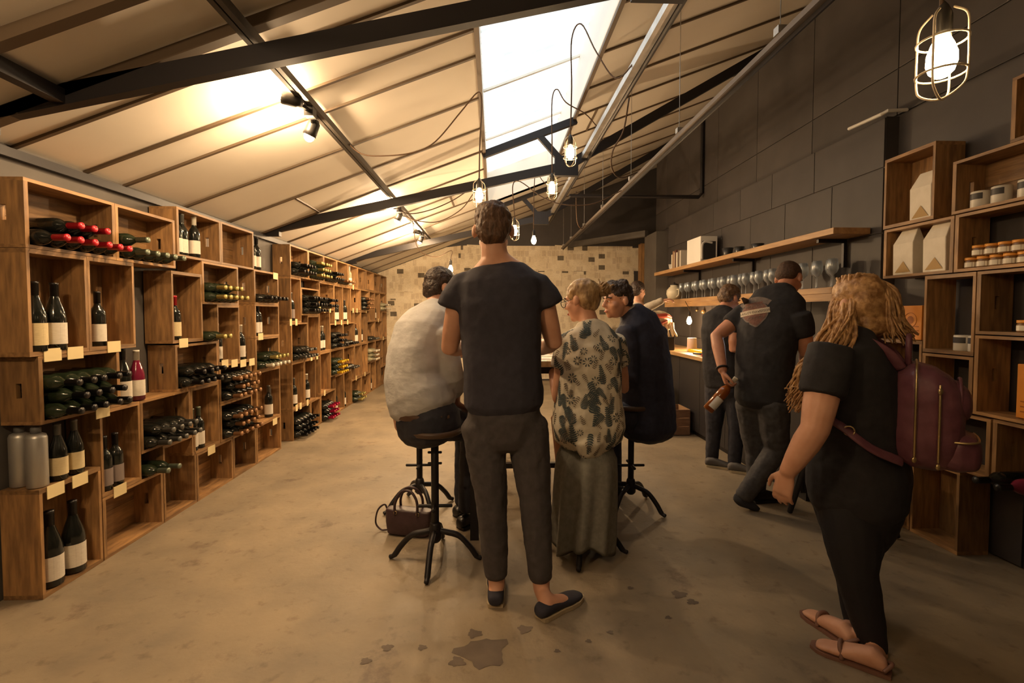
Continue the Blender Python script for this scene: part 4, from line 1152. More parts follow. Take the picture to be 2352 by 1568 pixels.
for nm_, c_ in (('teal', (.062, .085, .09)), ('brown', (.15, .115, .085)), ('grey', (.095, .105, .10))):
    tag(prints[nm_].build('leaf_print', mat('print ' + nm_, c_, .85), p3), kind='stuff')
# pleated skirt hanging over the stool
mb = MB(); vs = []; fs = []; n = 72
lv = [((0.522, 2.69, 0.649), .165, .19), ((0.516, 2.69, 0.462), .17, .20), ((0.508, 2.68, 0.241), .175, .20), ((0.502, 2.67, 0.058), .175, .19)]
for j, (c, rx, ry) in enumerate(lv):
    for i in range(n):
        t = 2 * math.pi * i / n
        fold = 1 + (.03 + .055 * j) * math.sin(9 * t + .6 * j) * (.6 + .4 * math.sin(2 * t))
        z = .035 * math.sin(3 * t + 1) * (j == 3)
        vs.append(V(c) + R3 * rx * fold * math.cos(t) + F3 * ry * fold * math.sin(t) + ZUP * z)
    if j:
        for i in range(n):
            k = (i + 1) % n
            fs.append(((j - 1) * n + i, (j - 1) * n + k, j * n + k, j * n + i))
fs.append(tuple(range(n)))
sk3 = mb.add(vs, fs).build('skirt', SKIRT, p3, True)
so = sk3.modifiers.new('solid', 'SOLIDIFY'); so.thickness = .004; su = sk3.modifiers.new('sub', 'SUBSURF'); su.levels = su.render_levels = 1
C, F, U, R = H3_
hr = MB()
for r, f, u, a, bb, c in ((0, -.012, .044, .083, .100, .083), (0, -.045, .005, .079, .062, .075), (.0, -.055, -.035, .055, .045, .035)):
    hr.ball(C + R * r + F * f + U * u, a, bb, c, (R, F, U), 16, 12)
BLOND = mat('honey blond hair', (0.20, 0.11, 0.042), .5, nscale=45, col2=(0.50, 0.33, 0.15), stretch=(1, 1, .4), bump=.5)
hr.blob('hair', BLOND, p3, .007, 2, .012, .03)
bn3 = MB()
bc = C - F * .115 + R * .050 + U * .050
rr = random.Random(4)
for i in range(22):
    d = V((rr.uniform(-1, 1), rr.uniform(-1, 1), rr.uniform(-1, 1))).normalized()
    e = d.orthogonal().normalized()
    bn3.tube(spline([bc + d * .012, bc + d * .032 + e * .015, bc + d * .040 - e * .012, bc + d * rr.uniform(.03, .062) - e * .03], 4), [.010] * 5 + [.007] * 5 + [.004] * 3, 6)
bn3.ball(bc, .043)
bn3.build('hair_bun', BLOND, p3, True)
gl = MB()
for k in (-1, 1):
    ey = C + (R * k * .032 + F * .108 - U * .004)
    gl.ring(ey, .024, .0022, F, 18)
    gl.tube([ey + R * k * .024 + U * .006, C + R * k * .078 + F * .02 + U * .006], .002, 6)
gl.tube([C + F * .112 - R * .010, C + F * .112 + R * .010], .002, 6)
gl.build('eyeglasses', mat('black frames', (0.02, 0.012, 0.01), .3), p3, True)
face_parts(H3_, p3, .98)
for q in (G3L, G3R):
    shoe(p3, V(q[2]) - F3 * .06, F3, mat('black leather', (0.012,) * 3), None, .24, .040, .06, lift=.09)

# ---- 4: man in navy jacket, in profile -----------------------------------------------
SUIT = mat('navy suiting', (0.017, 0.020, 0.042), .75, nscale=40, col2=(0.024, 0.028, 0.055), bump=.12)
p4 = person((0.98, 3.3, 0), 'person in navy suit jacket seated right of table, face turned left in profile')
F4 = V((-.70, .72, 0)).normalized(); R4 = right_of(F4)
sp4 = [((1.073, 3.32, 0.625), .17, .13), ((1.071, 3.32, 0.803), .165, .125), ((1.05, 3.32, 1.016), .175, .125), ((1.018, 3.32, 1.199), .18, .118), ((0.983, 3.31, 1.305), .165, .09), ((0.946, 3.31, 1.362), .08, .065)]
b = MB(); torso(b, sp4, R4)
H4_ = head(b, (0.844, 3.28, 1.439), (-.93, -.30, -.05), (.05, 0, 1), (0.937, 3.31, 1.344), 1.0)
A4L = ((0.873, 3.17, 1.235), (0.896, 3.14, 0.92), (0.667, 3.1, 1.017)); A4R = ((1.175, 3.46, 1.23), (1.174, 3.52, 0.867), (0.855, 3.55, 1.043))
for q in (A4L, A4R): seglimb(b, *q, (.056, .052, .042, .04, .028))
hand(b, A4L[2], (-1, .2, 0), (0, 0, -1), (.2, 1, 0), .4); hand(b, A4R[2], (-1, .1, 0), (0, 0, -1), (0, -1, 0), .4)
G4L = ((0.948, 3.24, 0.643), (0.752, 3.3, 0.672), (0.796, 3.34, 0.09)); G4R = ((1.159, 3.42, 0.612), (0.867, 3.52, 0.626), (0.902, 3.55, 0.076))
for q in (G4L, G4R): seglimb(b, *q, (.088, .083, .06, .055, .038))
b.blob('body', SKIN, p4, .007, 3)
sh = MB()
torso(sh, [((1.077, 3.31, 0.545), .205, .175), ((1.075, 3.32, 0.726), .200, .165), ((1.057, 3.32, 0.986), .200, .155), ((1.024, 3.32, 1.184), .205, .148), ((0.986, 3.31, 1.296), .188, .112), ((0.952, 3.31, 1.362), .10, .082)], R4)
for q in (A4L, A4R): seglimb(sh, q[0], q[1], V(q[1]).lerp(V(q[2]), .85), (.075, .072, .060, .056, .048))
sh.blob('suit_jacket', SUIT, p4, .009, 4, .016, .10)
cb = MB(); cb.tube([(0.937, 3.31, 1.344), (0.914, 3.305, 1.386)], [.066, .062], 16, .1); cb.blob('shirt_collar', SHIRT, p4, .006, 2)
tr = MB(); torso(tr, [((1.073, 3.32, 0.604), .17, .14), ((1.072, 3.32, 0.696), .17, .14)], R4)
for q in (G4L, G4R): seglimb(tr, *q, (.10, .095, .072, .066, .052))
tr.blob('trousers', SUIT, p4, .011, 4)
C, F, U, R = H4_
hr = MB()
for r, f, u, a, bb, c in ((0, -.014, .052, .083, .100, .082), (0, -.050, .012, .079, .060, .070), (0, -.066, -.030, .055, .036, .035), (0, .055, .095, .062, .040, .035), (.02, .03, .11, .05, .05, .032), (0.0, -.03, .115, .06, .05, .03)):
    hr.ball(C + R * r + F * f + U * u, a, bb, c, (R, F, U), 16, 12)
hr.blob('hair', DARKH, p4, .006, 2, .018, .025)
face_parts(H4_, p4)
for q in (G4L, G4R): shoe(p4, V(q[2]) - F4 * .06, F4, mat('black leather', (0.012,) * 3), None, .28, .046, .075)

# ---- 5: person behind, reaching to the ham -----------------------------------------------
GREYS = mat('oatmeal knit', (0.36, 0.31, 0.24), .85, nscale=40, col2=(0.44, 0.38, 0.3), bump=.2)
p5 = person((1.83, 6.1, 0), 'person in oatmeal shirt reaching an arm toward the counter, behind the navy jacket')
F5 = V((.80, .60, 0)); R5 = right_of(F5)
sp5 = [((1.854, 6.1, 0.486), .165, .12), ((1.846, 6.1, 0.738), .155, .11), ((1.837, 6.1, 1.016), .165, .115), ((1.829, 6.1, 1.267), .175, .11), ((1.822, 6.1, 1.394), .16, .085), ((1.821, 6.1, 1.472), .08, .065)]
b = MB(); torso(b, sp5, R5)
H5_ = head(b, (1.831, 6.12, 1.638), (.85, .5, -.1), (0, 0, 1), (1.822, 6.1, 1.449))
A5R = ((1.871, 5.97, 1.361), (1.854, 5.78, 1.423), (2.0, 5.7, 1.505)); A5L = ((1.813, 6.24, 1.361), (1.874, 6.3, 1.034), (2.061, 6.2, 1.067))
for q in (A5R, A5L): seglimb(b, *q, (.055, .052, .042, .040, .028))
hand(b, A5R[2], (.9, -.1, .15), (0, 0, -1), (0, 1, 0), .6); hand(b, A5L[2], (1, 0, 0), (0, 0, -1), (0, -1, 0), .5)
G5L = ((1.824, 6.15, 0.479), (1.838, 6.15, 0.167), (1.831, 6.12, -0.008)); G5R = ((1.883, 6.05, 0.493), (1.898, 6.05, 0.186), (1.89, 6.02, 0.003))
for q in (G5L, G5R): seglimb(b, q[0], V((q[0][0], q[0][1], .48)), V((q[0][0], q[0][1], .10)), (.088, .08, .058, .055, .038))
b.blob('body', SKIN, p5, .010, 3)
sh = MB(); torso(sh, [((1.854, 6.1, 0.458), .185, .145), ((1.837, 6.1, 1.016), .18, .135), ((1.829, 6.1, 1.267), .19, .128), ((1.822, 6.1, 1.4), .17, .1), ((1.821, 6.1, 1.466), .085, .075)], R5)
for q in (A5R, A5L): seglimb(sh, *q, (.068, .064, .056, .052, .042))
sh.blob('shirt', GREYS, p5, .011, 4, .012, .08)
tr = MB(); torso(tr, [((1.855, 6.1, 0.402), .165, .125), ((1.853, 6.1, 0.542), .17, .13)], R5)
for q in (G5L, G5R): seglimb(tr, q[0], V((q[0][0], q[0][1], .48)), V((q[0][0], q[0][1], .09)), (.10, .092, .07, .065, .055))
tr.blob('trousers', JEAN, p5, .011, 4)
C, F, U, R = H5_
hr = MB()
for r, f, u, a, bb, c in ((0, -.012, .046, .084, .101, .086), (0, -.045, .0, .080, .064, .080)): hr.ball(C + R * r + F * f + U * u, a, bb, c, (R, F, U), 16, 12)
hr.blob('hair', DARKH, p5, .009, 2, .012, .03)
face_parts(H5_, p5)
for q in (G5L, G5R): shoe(p5, (q[0][0] - .05, q[0][1] - .04, 0), F5, mat('pale sneaker', (0.55, 0.52, 0.47), .6), None, .27, .046, .075)

# ---- 6: staff in black tee bending over the counter -----------------------------------------------
BLACKT = mat('black jersey', (0.013, 0.012, 0.015), .85, nscale=30, col2=(0.019, 0.018, 0.022), bump=.12)
p6 = person((1.95, 4.1, 0), 'short-haired person in black tee and black trousers leaning over counter')
F6 = V((.75, .66, 0)).normalized(); R6 = right_of(F6)
sp6 = [((2.0, 4.08, 0.711), .15, .115), ((1.975, 4.08, 0.862), .155, .115), ((1.958, 4.1, 1.049), .135, .10), ((1.955, 4.1, 1.2), .15, .108), ((1.974, 4.12, 1.32), .155, .095), ((1.999, 4.14, 1.373), .085, .065)]
b = MB(); torso(b, sp6, R6)
H6_ = head(b, (2.069, 4.2, 1.48), (.85, .35, -.42), (.35, .15, 1), (1.999, 4.14, 1.357), .96, .048)
A6R = ((2.016, 3.98, 1.27), (1.975, 3.92, 1.062), (2.253, 4.12, 1.016)); A6L = ((1.968, 4.28, 1.279), (2.086, 4.42, 1.026), (2.334, 4.5, 1.019))
for q in (A6R, A6L): seglimb(b, *q, (.048, .045, .038, .036, .025))
hand(b, A6R[2], (.9, .4, 0), (0, 0, -1), (-.4, .9, 0), .5, .9); hand(b, A6L[2], (1, .2, 0), (0, 0, -1), (0, -1, 0), .5, .9)
G6L = ((1.945, 4.15, 0.72), (1.945, 4.18, 0.347), (1.936, 4.2, 0.021)); G6R = ((2.058, 4.03, 0.737), (2.073, 4.03, 0.363), (2.066, 4.05, 0.013))
for q in (G6L, G6R): seglimb(b, *q, (.08, .075, .054, .05, .034))
b.blob('body', SKINR, p6, .008, 3)
sh = MB(); torso(sh, [((1.992, 4.08, 0.749), .172, .138), ((1.97, 4.08, 0.881), .170, .135), ((1.958, 4.1, 1.049), .155, .125), ((1.955, 4.1, 1.2), .165, .125), ((1.974, 4.12, 1.32), .165, .108), ((1.999, 4.14, 1.373), .09, .075)], R6)
for q in (A6R, A6L):
    a, c = V(q[0]), V(q[1]); sh.tube([a.lerp(c, -.05), a.lerp(c, .2), a.lerp(c, .42)], [.06, .062, .060], 14, .15)
sh.blob('tee_shirt', BLACKT, p6, .009, 4, .012, .08)
tr = MB(); torso(tr, [((2.0, 4.08, 0.692), .16, .125), ((1.987, 4.08, 0.787), .162, .125)], R6)
for q in (G6L, G6R): seglimb(tr, *q, (.098, .09, .068, .062, .052))
tr.blob('trousers', JEAN, p6, .009, 4, .010, .06)
C, F, U, R = H6_
hr = MB()
for r, f, u, a, bb, c in ((0, -.010, .048, .082, .099, .084), (0, -.045, .005, .078, .060, .072), (0, .045, .085, .055, .045, .035)): hr.ball(C + R * r + F * f + U * u, a, bb, c, (R, F, U), 16, 12)
hr.blob('hair', mat('light brown hair', (0.085, 0.045, 0.022), .5, nscale=50, col2=(0.19, 0.11, 0.055), bump=.5), p6, .007, 2, .016, .03)
face_parts(H6_, p6, .96)
SNK = mat('grey sneaker', (0.10, 0.09, 0.085), .7)
for q in (G6L, G6R): shoe(p6, V(q[2]) - V((.06, .03, 0)), (.5, -.25, 0), SNK, JUTE, .26, .044, .075)

# ---- 7: man in printed black tee with bottle -----------------------------------------------
p7 = person((1.75, 3.3, 0), 'short-haired person in black tee with winged shield print, striding, bottle in hand')
F7 = V((.72, .69, 0)).normalized(); R7 = right_of(F7)
sp7 = [((1.889, 3.3, 0.755), .165, .125), ((1.886, 3.3, 0.893), .168, .125), ((1.895, 3.31, 1.06), .165, .12), ((1.928, 3.33, 1.227), .182, .125), ((1.983, 3.36, 1.375), .190, .118), ((2.031, 3.38, 1.458), .165, .09), ((2.068, 3.4, 1.506), .09, .07)]
b = MB(); torso(b, sp7, R7)
H7_ = head(b, (2.16, 3.48, 1.605), (.80, .50, -.38), (.25, .2, 1), (2.062, 3.4, 1.487), 1.02, .062)
A7L = ((1.847, 3.52, 1.343), (1.637, 3.5, 1.183), (1.61, 3.34, 0.945)); A7R = ((2.058, 3.18, 1.306), (2.118, 3.2, 1.09), (2.287, 3.46, 0.934))
for q in (A7L, A7R): seglimb(b, *q, (.060, .058, .046, .046, .030))
hand(b, A7L[2], (.25, -.15, -1), (.75, -.2, 0), (.1, -1, 0), .95); hand(b, A7R[2], (.5, .8, .1), (0, 0, -1), (-.8, .5, 0), .4)
G7R = ((1.905, 3.22, 0.739), (1.948, 3.24, 0.402), (1.724, 3.24, 0.084)); G7L = ((1.84, 3.38, 0.71), (1.9, 3.4, 0.341), (1.892, 3.38, -0.004))
for q in (G7R, G7L): seglimb(b, *q, (.09, .085, .062, .058, .04))
b.blob('body', SKINR, p7, .007, 3)
sh = MB(); torso(sh, [((1.88, 3.3, 0.746), .185, .15), ((1.883, 3.3, 0.893), .185, .148), ((1.895, 3.31, 1.06), .188, .148), ((1.928, 3.33, 1.227), .203, .15), ((1.983, 3.36, 1.375), .205, .138), ((2.031, 3.38, 1.465), .175, .105), ((2.064, 3.4, 1.512), .095, .082)], R7)
for q in (A7L, A7R):
    a, c = V(q[0]), V(q[1]); sh.tube([a.lerp(c, -.2), a.lerp(c, .1), a.lerp(c, .32), a.lerp(c, .48)], [.07, .078, .078, .076], 16, .12)
tee7 = sh.blob('tee_shirt', BLACKT, p7, .009, 4, .014, .10)
tr = MB(); torso(tr, [((1.89, 3.3, 0.725), .172, .135), ((1.888, 3.3, 0.832), .175, .138)], R7)
for q in (G7R, G7L): seglimb(tr, *q, (.108, .10, .078, .07, .058))
tr.blob('jeans', mat('dark blue jeans', (0.036, 0.034, 0.038), .8, nscale=30, col2=(0.06, 0.058, 0.062), bump=.15), p7, .009, 4, .012, .06)
C, F, U, R = H7_
hr = MB()
for r, f, u, a, bb, c in ((0, -.016, .046, .080, .098, .082), (0, -.050, .018, .078, .062, .062)): hr.ball(C + R * r + F * f + U * u, a, bb, c, (R, F, U), 16, 12)
hr.blob('hair', mat('cropped brown hair', (0.045, 0.022, 0.012), .7, nscale=80, col2=(0.08, 0.04, 0.022), bump=.3), p7, .006, 2)
face_parts(H7_, p7, 1.02)
BOOT = mat('dark suede', (0.014, 0.013, 0.016), .8)
# trailing shoe stands on its toe, the other flat
mb = MB(); an = V(G7R[2]); toe = V((1.821, 3.22, -0.092)); toe.z = .02
dd = (toe - an); up7 = dd.cross(R7).normalized()
if up7.z < 0: up7 = -up7
he = an - dd.normalized() * .03 - up7 * .03
mb.loft([(he + dd * t, R7 * (.047 * w), up7 * (.045 * h)) for t, w, h in ((0, .75, .9), (.25, .85, 1.1), (.5, .9, .9), (.75, 1, .65), (1.0, .9, .5), (1.12, .5, .35))], 16, .85, .4)
mb.blob('shoe', BOOT, p7, .006, 3)
shoe(p7, V(G7L[2]) - V((.05, .03, 0)), (.9, .1, 0), BOOT, None, .29, .048, .085)
w7 = V(A7L[2]).lerp(V(A7L[1]), .08)
MB().ring(w7, .036, .008, V(A7L[1]) - V(A7L[2]), 18).build('wrist_watch', BLACKM, p7, True)
# printed emblem on the back: shield, bar, wings, laid onto the cloth
me7 = tee7.data; off7 = wloc(p7)
bv = BVHTree.FromPolygons([v.co + off7 for v in me7.vertices], [tuple(p.vertices) for p in me7.polygons])
CE = V((1.772, 3.25, 1.374)); DIR = V((.55, .83, -.08)).normalized()
EU = (ZUP - DIR * DIR.z).normalized(); ER = DIR.cross(EU).normalized()
tilt = math.radians(9); EX = ER * math.cos(tilt) + EU * math.sin(tilt); EY = EU * math.cos(tilt) - ER * math.sin(tilt)
def decal(name, pts2, m, lift, parent=p7, tri=None):
    vs = []
    for x, y in pts2:
        o = CE + EX * x + EY * y - DIR * .6
        h = bv.ray_cast(o, DIR)[0]
        vs.append((h if h else CE + EX * x + EY * y) - DIR * lift)
    return MB().add(vs, tri).build(name, m, parent)
def grid_poly(outline, nx=14, ny=10):
    """rows of a shape given as (y, xmin, xmax)"""
    pts = []; fs = []
    for j, (y, x0, x1) in enumerate(outline):
        for i in range(nx + 1):
            pts.append((x0 + (x1 - x0) * i / nx, y))
        if j:
            for i in range(nx):
                a = (j - 1) * (nx + 1) + i; fs.append((a, a + 1, a + nx + 2, a + nx + 1))
    return pts, fs
sh_rows = [(-.105, -.006, .006), (-.085, -.032, .032), (-.06, -.058, .058), (-.035, -.074, .074), (-.01, -.080, .080), (.015, -.078, .078), (.035, -.068, .068), (.05, -.058, .058), (.062, -.06, .06)]
PR = mat('faded rust print', (0.13, 0.055, 0.04), .8, nscale=90, col2=(0.20, 0.09, 0.065)); PG = mat('faded grey print', (0.17, 0.13, 0.11), .8, nscale=60, col2=(0.11, 0.085, 0.075)); PW = mat('cream print', (0.55, 0.47, 0.36), .8, nscale=110, col2=(0.40, 0.33, 0.25))
p_, f_ = grid_poly([(y * 1.08 - .002, a * 1.12, c * 1.12) for y, a, c in sh_rows]); e0 = decal('shield_outline', p_, PG, .0025, tri=f_)
p_, f_ = grid_poly(sh_rows); decal('shield_print', p_, PR, .0040, tri=f_)
p_, f_ = grid_poly([(-.026, -.098, .098), (-.005, -.098, .098), (.012, -.098, .098)]); decal('bar_print', p_, PW, .0055, tri=f_)
arc = []; af = []
for j, q in enumerate((.125, .145, .165)):
    for i in range(17):
        t = math.radians(128 - i * 5.2); arc.append((q * math.cos(t), q * math.sin(t) - .06))
    if j:
        for i in range(16): a = (j - 1) * 17 + i; af.append((a, a + 1, a + 18, a + 17))
decal('arched_lettering_band', arc, PG, .003, tri=af)
def letters(txt, size, m, name, place):
    cu = bpy.data.curves.new('t', 'FONT'); cu.body = txt; cu.size = size; cu.align_x = 'CENTER'; cu.resolution_u = 2
    to = bpy.data.objects.new('t', cu); COL.objects.link(to)
    me = bpy.data.meshes.new_from_object(to.evaluated_get(bpy.context.evaluated_depsgraph_get()))
    bpy.data.objects.remove(to)
    return decal(name, [place(v.co.x, v.co.y) for v in me.vertices], m, .0068, tri=[tuple(p.vertices) for p in me.polygons])
letters('HARLEY-DAVIDSON', .0235, mat('dark print', (0.05, 0.035, 0.03), .8), 'lettering', lambda x, y: (x, y - .0155))
letters('MOTOR', .034, PG, 'lettering', lambda x, y: (x, y + .022)); letters('CYCLES', .030, PG, 'lettering', lambda x, y: (x, y - .062))

# ---- 8: woman with backpack -----------------------------------------------
p8 = person((1.45, 1.95, 0), 'person with long strawberry-blond hair in black tee and leggings wearing backpack')
F8 = V((-.75, .66, 0)).normalized(); R8 = right_of(F8)
sp8 = [((1.547, 1.98, 0.532), .155, .14), ((1.544, 1.98, 0.654), .185, .165), ((1.523, 1.97, 0.835), .160, .145), ((1.493, 1.95, 0.987), .165, .145), ((1.476, 1.94, 1.116), .172, .135), ((1.473, 1.94, 1.206), .165, .10), ((1.489, 1.95, 1.256), .085, .07)]
b = MB(); torso(b, sp8, R8)
H8_ = head(b, (1.531, 1.99, 1.387), (-.25, .96, -.12), (0, 0, 1), (1.493, 1.95, 1.251), 1.0, .052)
A8L = ((1.282, 1.8, 1.18), (1.205, 1.76, 0.916), (1.127, 1.8, 0.738)); A8R = ((1.679, 2.09, 1.136), (1.754, 2.2, 0.857), (1.667, 2.25, 0.762))
for q in (A8L, A8R): seglimb(b, *q, (.066, .064, .050, .050, .030))
hand(b, A8L[2], (-.12, .15, -1), (.8, .5, 0), (-.6, .75, -.1), .42, .95); hand(b, A8R[2], (-.5, .3, -.6), (0, 0, -1), (0, 1, 0), .4, .95)
G8L = ((1.475, 1.93, 0.544), (1.456, 1.86, 0.305), (1.518, 1.82, -0.011)); G8R = ((1.661, 2.07, 0.514), (1.605, 2.06, 0.223), (1.579, 2.0, -0.036))
for q in (G8L, G8R): seglimb(b, *q, (.115, .105, .068, .064, .040))
h8a = V((1.466, 1.699, 0)); t8a = V((1.327, 1.832, 0)); h8b = V((1.444, 1.84, 0)); t8b = V((1.403, 2.03, 0))
foot_piece(b, G8L[2], h8a, t8a - h8a, .235); foot_piece(b, G8R[2], h8b, t8b - h8b, .235)
b.blob('body', SKIN, p8, .006, 3)
sh = MB(); torso(sh, [((1.545, 1.98, 0.551), .196, .176), ((1.543, 1.98, 0.598), .203, .183), ((1.543, 1.98, 0.673), .206, .186), ((1.523, 1.97, 0.835), .188, .172), ((1.493, 1.95, 0.987), .186, .168), ((1.476, 1.94, 1.116), .190, .155), ((1.473, 1.94, 1.203), .178, .118), ((1.489, 1.95, 1.245), .10, .085)], R8)
for q in (A8L, A8R):
    a, c = V(q[0]), V(q[1]); sh.tube([a.lerp(c, -.15), a.lerp(c, .1), a.lerp(c, .35), a.lerp(c, .52)], [.078, .082, .080, .078], 16, .12)
sh.blob('tee_shirt', BLACKT, p8, .008, 4, .012, .10)
tr = MB(); torso(tr, [((1.548, 1.98, 0.361), .105, .10), ((1.548, 1.98, 0.428), .150, .135), ((1.547, 1.98, 0.532), .185, .165), ((1.545, 1.98, 0.626), .190, .172)], R8)
for q in (G8L, G8R): seglimb(tr, q[0], q[1], V(q[1]).lerp(V(q[2]), .93), (.118, .110, .078, .072, .046))
tr.blob('leggings', mat('black leggings', (0.010, 0.009, 0.012), .8), p8, .008, 4, .006, .05)
C, F, U, R = H8_
hr = MB()
for r, f, u, a, bb, c in ((0, -.012, .046, .088, .106, .088), (0, -.05, -.01, .086, .066, .09), (0, -.06, -.09, .075, .05, .06)): hr.ball(C + R * r + F * f + U * u, a, bb, c, (R, F, U), 16, 12)
GINGER = mat('strawberry blond hair', (0.25, 0.12, 0.042), .42, nscale=40, col2=(0.56, 0.33, 0.14), bump=.4)
hr.blob('hair', GINGER, p8, .008, 2, .014, .03)
ls = MB(); rr = random.Random(9)
for i in range(300):
    a = rr.uniform(-1.0, 1.0)
    side = rr.uniform(0, 1)
    top = C + U * rr.uniform(.07, .125) - F * rr.uniform(-.04, .06) + R * a * .06
    mid = C - F * rr.uniform(.075, .115) + R * a * .085 + U * rr.uniform(-.03, .05)
    if a < .15:      # falls over the left shoulder to the front
        sh0 = V((1.341, 1.86, 1.229)) + V((rr.uniform(-.05, .05), rr.uniform(-.06, .05), rr.uniform(-.03, .03)))
        q1 = V((1.248, 1.84, 1.111)) + V((rr.uniform(-.05, .03), rr.uniform(-.05, .05), rr.uniform(-.05, .04)))
        q2 = V((1.2, 1.86, 1.005)) + V((rr.uniform(-.03, .035), rr.uniform(-.05, .05), rr.uniform(-.05, .06)))
        lft = C - R * rr.uniform(.078, .095) - F * rr.uniform(-.05, .06) - U * rr.uniform(.0, .06)
        pts = [top, lft, sh0, q1, q2]
    else:            # down the back over the straps
        q1 = C - F * rr.uniform(.09, .13) + R * (a * .11 - .01) - U * rr.uniform(.07, .11)
        q2 = q1 - U * rr.uniform(.03, .08) - F * rr.uniform(.0, .03) + R * rr.uniform(-.02, .05)
        pts = [top, mid, q1, q2]
    P = spline(pts, 5); n = len(P)
    ls.tube(P, [(.0062 if k < n * .6 else .0062 - .0045 * (k - n * .6) / (n * .4)) for k in range(n)], 5, .5, .8)
ls.build('long_hair', GINGER, p8, True)
face_parts(H8_, p8)
SAN = mat('tan sandal', (0.20, 0.10, 0.07), .6)
for hh, tt in ((h8a, t8a), (h8b, t8b)):
    d = (tt - hh).normalized(); s = V((-d.y, d.x, 0)); o = MB()
    oute = [(-.01, .028), (.06, .034), (.13, .036), (.19, .044), (.225, .038), (.25, .018)]
    lo = [hh + d * a + s * w for a, w in oute] + [hh + d * a - s * w for a, w in reversed(oute)]
    k = len(lo)
    o.add([p + ZUP * .001 for p in lo] + [p + ZUP * .014 for p in lo], [tuple(range(k))[::-1], tuple(range(k, 2 * k))] + [(i, (i + 1) % k, (i + 1) % k + k, i + k) for i in range(k)])
    so = o.build('sandal', SAN, p8)
    st = MB()
    st.tube(spline([hh + d * .14 + s * .038 + ZUP * .015, hh + d * .15 + s * .02 + ZUP * .058, hh + d * .15 - s * .02 + ZUP * .058, hh + d * .14 - s * .038 + ZUP * .015], 5), .008, 8, .3)
    st.build('toe_strap', SAN, so, True); st = MB()
    st.tube(spline([hh + d * .01 + s * .035 + ZUP * .03, hh - d * .012 + ZUP * .05, hh + d * .01 - s * .035 + ZUP * .03], 5), .007, 8, .3)
    st.build('heel_strap', SAN, so, True)

# ---- 9: person across the table, mostly hidden -----------------------------------------------
p9 = person((0.12, 4.5, 0), 'person on the far side of table, hidden but for hands and a bare calf')
F9 = V((0, -1, 0)); R9 = right_of(F9)
sp9 = [((.12, 4.55, .80), .16, .12), ((.12, 4.55, .95), .15, .11), ((.12, 4.5, 1.12), .16, .11), ((.12, 4.46, 1.25), .155, .09), ((.12, 4.44, 1.31), .08, .065)]
b = MB(); torso(b, sp9, R9)
H9_ = head(b, (.11, 4.40, 1.45), (.05, -1, -.25), (0, -.2, 1), (.12, 4.44, 1.29), .96)
A9 = [((-.06, 4.46, 1.22), (-.12, 4.25, 1.10), (.02, 4.0, 1.105)), ((.30, 4.46, 1.22), (.40, 4.2, 1.10), (0.407, 3.55, 1.093))]
for q in A9: seglimb(b, *q, (.048, .045, .038, .036, .025))
hand(b, A9[0][2], (.5, -1, 0), (0, 0, -1), (1, .3, 0), .3, .9); hand(b, A9[1][2], (-.8, -.6, 0), (0, 0, -1), (-.6, .8, 0), .3, .9)
G9 = [((.03, 4.48, .78), (-.02, 4.10, .74), (-.06, 4.15, .30)), ((.21, 4.48, .78), (.25, 4.10, .74), (.22, 4.2, .30))]
for q in G9: seglimb(b, *q, (.085, .08, .056, .054, .034))
for q in G9: foot_piece(b, V(q[2]) , (q[2][0], q[2][1] + .03, 0), (-.1, -1, 0)) if False else None
b.blob('body', SKINR, p9, .009, 3)
sh = MB(); torso(sh, [((.12, 4.55, .76), .185, .15), ((.12, 4.5, 1.12), .175, .13), ((.12, 4.46, 1.25), .168, .105), ((.12, 4.44, 1.30), .09, .075)], R9)
for q in A9: seglimb(sh, q[0], V(q[0]).lerp(V(q[1]), .4), V(q[0]).lerp(V(q[1]), .7), (.06, .06, .058, .056, .054))
sh.blob('shirt', mat('brick red cotton', (0.30, 0.07, 0.05), .8), p9, .011, 4)
tr = MB(); torso(tr, [((.12, 4.55, .78), .165, .135), ((.12, 4.55, .85), .165, .13)], R9)
for q in G9: seglimb(tr, q[0], V(q[0]).lerp(V(q[1]), .6), V(q[0]).lerp(V(q[1]), .95), (.10, .096, .092, .09, .085))
tr.blob('shorts', JEAN, p9, .011, 4)
C, F, U, R = H9_
hr = MB()
for r, f, u, a, bb, c in ((0, -.012, .046, .084, .101, .086), (0, -.045, .0, .080, .064, .080)): hr.ball(C + R * r + F * f + U * u, a, bb, c, (R, F, U), 16, 12)
hr.blob('hair', DARKH, p9, .009, 2)
face_parts(H9_, p9)
for q in G9:
    shoe(p9, V(q[2]) + V((0, .06, 0)), (0, -1, 0), mat('black leather', (0.012,) * 3), None, .25, .043, .07, lift=.19)

# ================================================================== THINGS CARRIED
PLUM = mat('burgundy leather', (0.125, 0.042, 0.060), .38, nscale=18, col2=(0.18, 0.07, 0.09), bump=.15)
B8 = -F8
bp0 = V((1.509, 1.96, 0.939)) + B8 * .15
bk = thing('backpack', bp0, 'burgundy leather backpack with gold zips worn by the blond person', 'backpack')
UP = V((0, 0, 1))
def P8(b, r, u): return bp0 + B8 * b + R8 * r + UP * u
mb = MB()
mb.loft([(P8(.0, 0, .02), R8 * .125, UP * .185), (P8(.04, 0, .02), R8 * .148, UP * .205), (P8(.10, 0, .01), R8 * .148, UP * .198), (P8(.145, 0, .0), R8 * .132, UP * .175)], 28, .62, .35)
body8 = mb.blob('body', PLUM, bk, .007, 4, .008, .06)
mb = MB(); mb.loft([(P8(.13, 0, -.10), R8 * .11, UP * .075), (P8(.175, 0, -.10), R8 * .118, UP * .078), (P8(.215, 0, -.105), R8 * .10, UP * .065)], 24, .6, .35)
mb.blob('front_pocket', PLUM, bk, .006, 4, .006, .05)
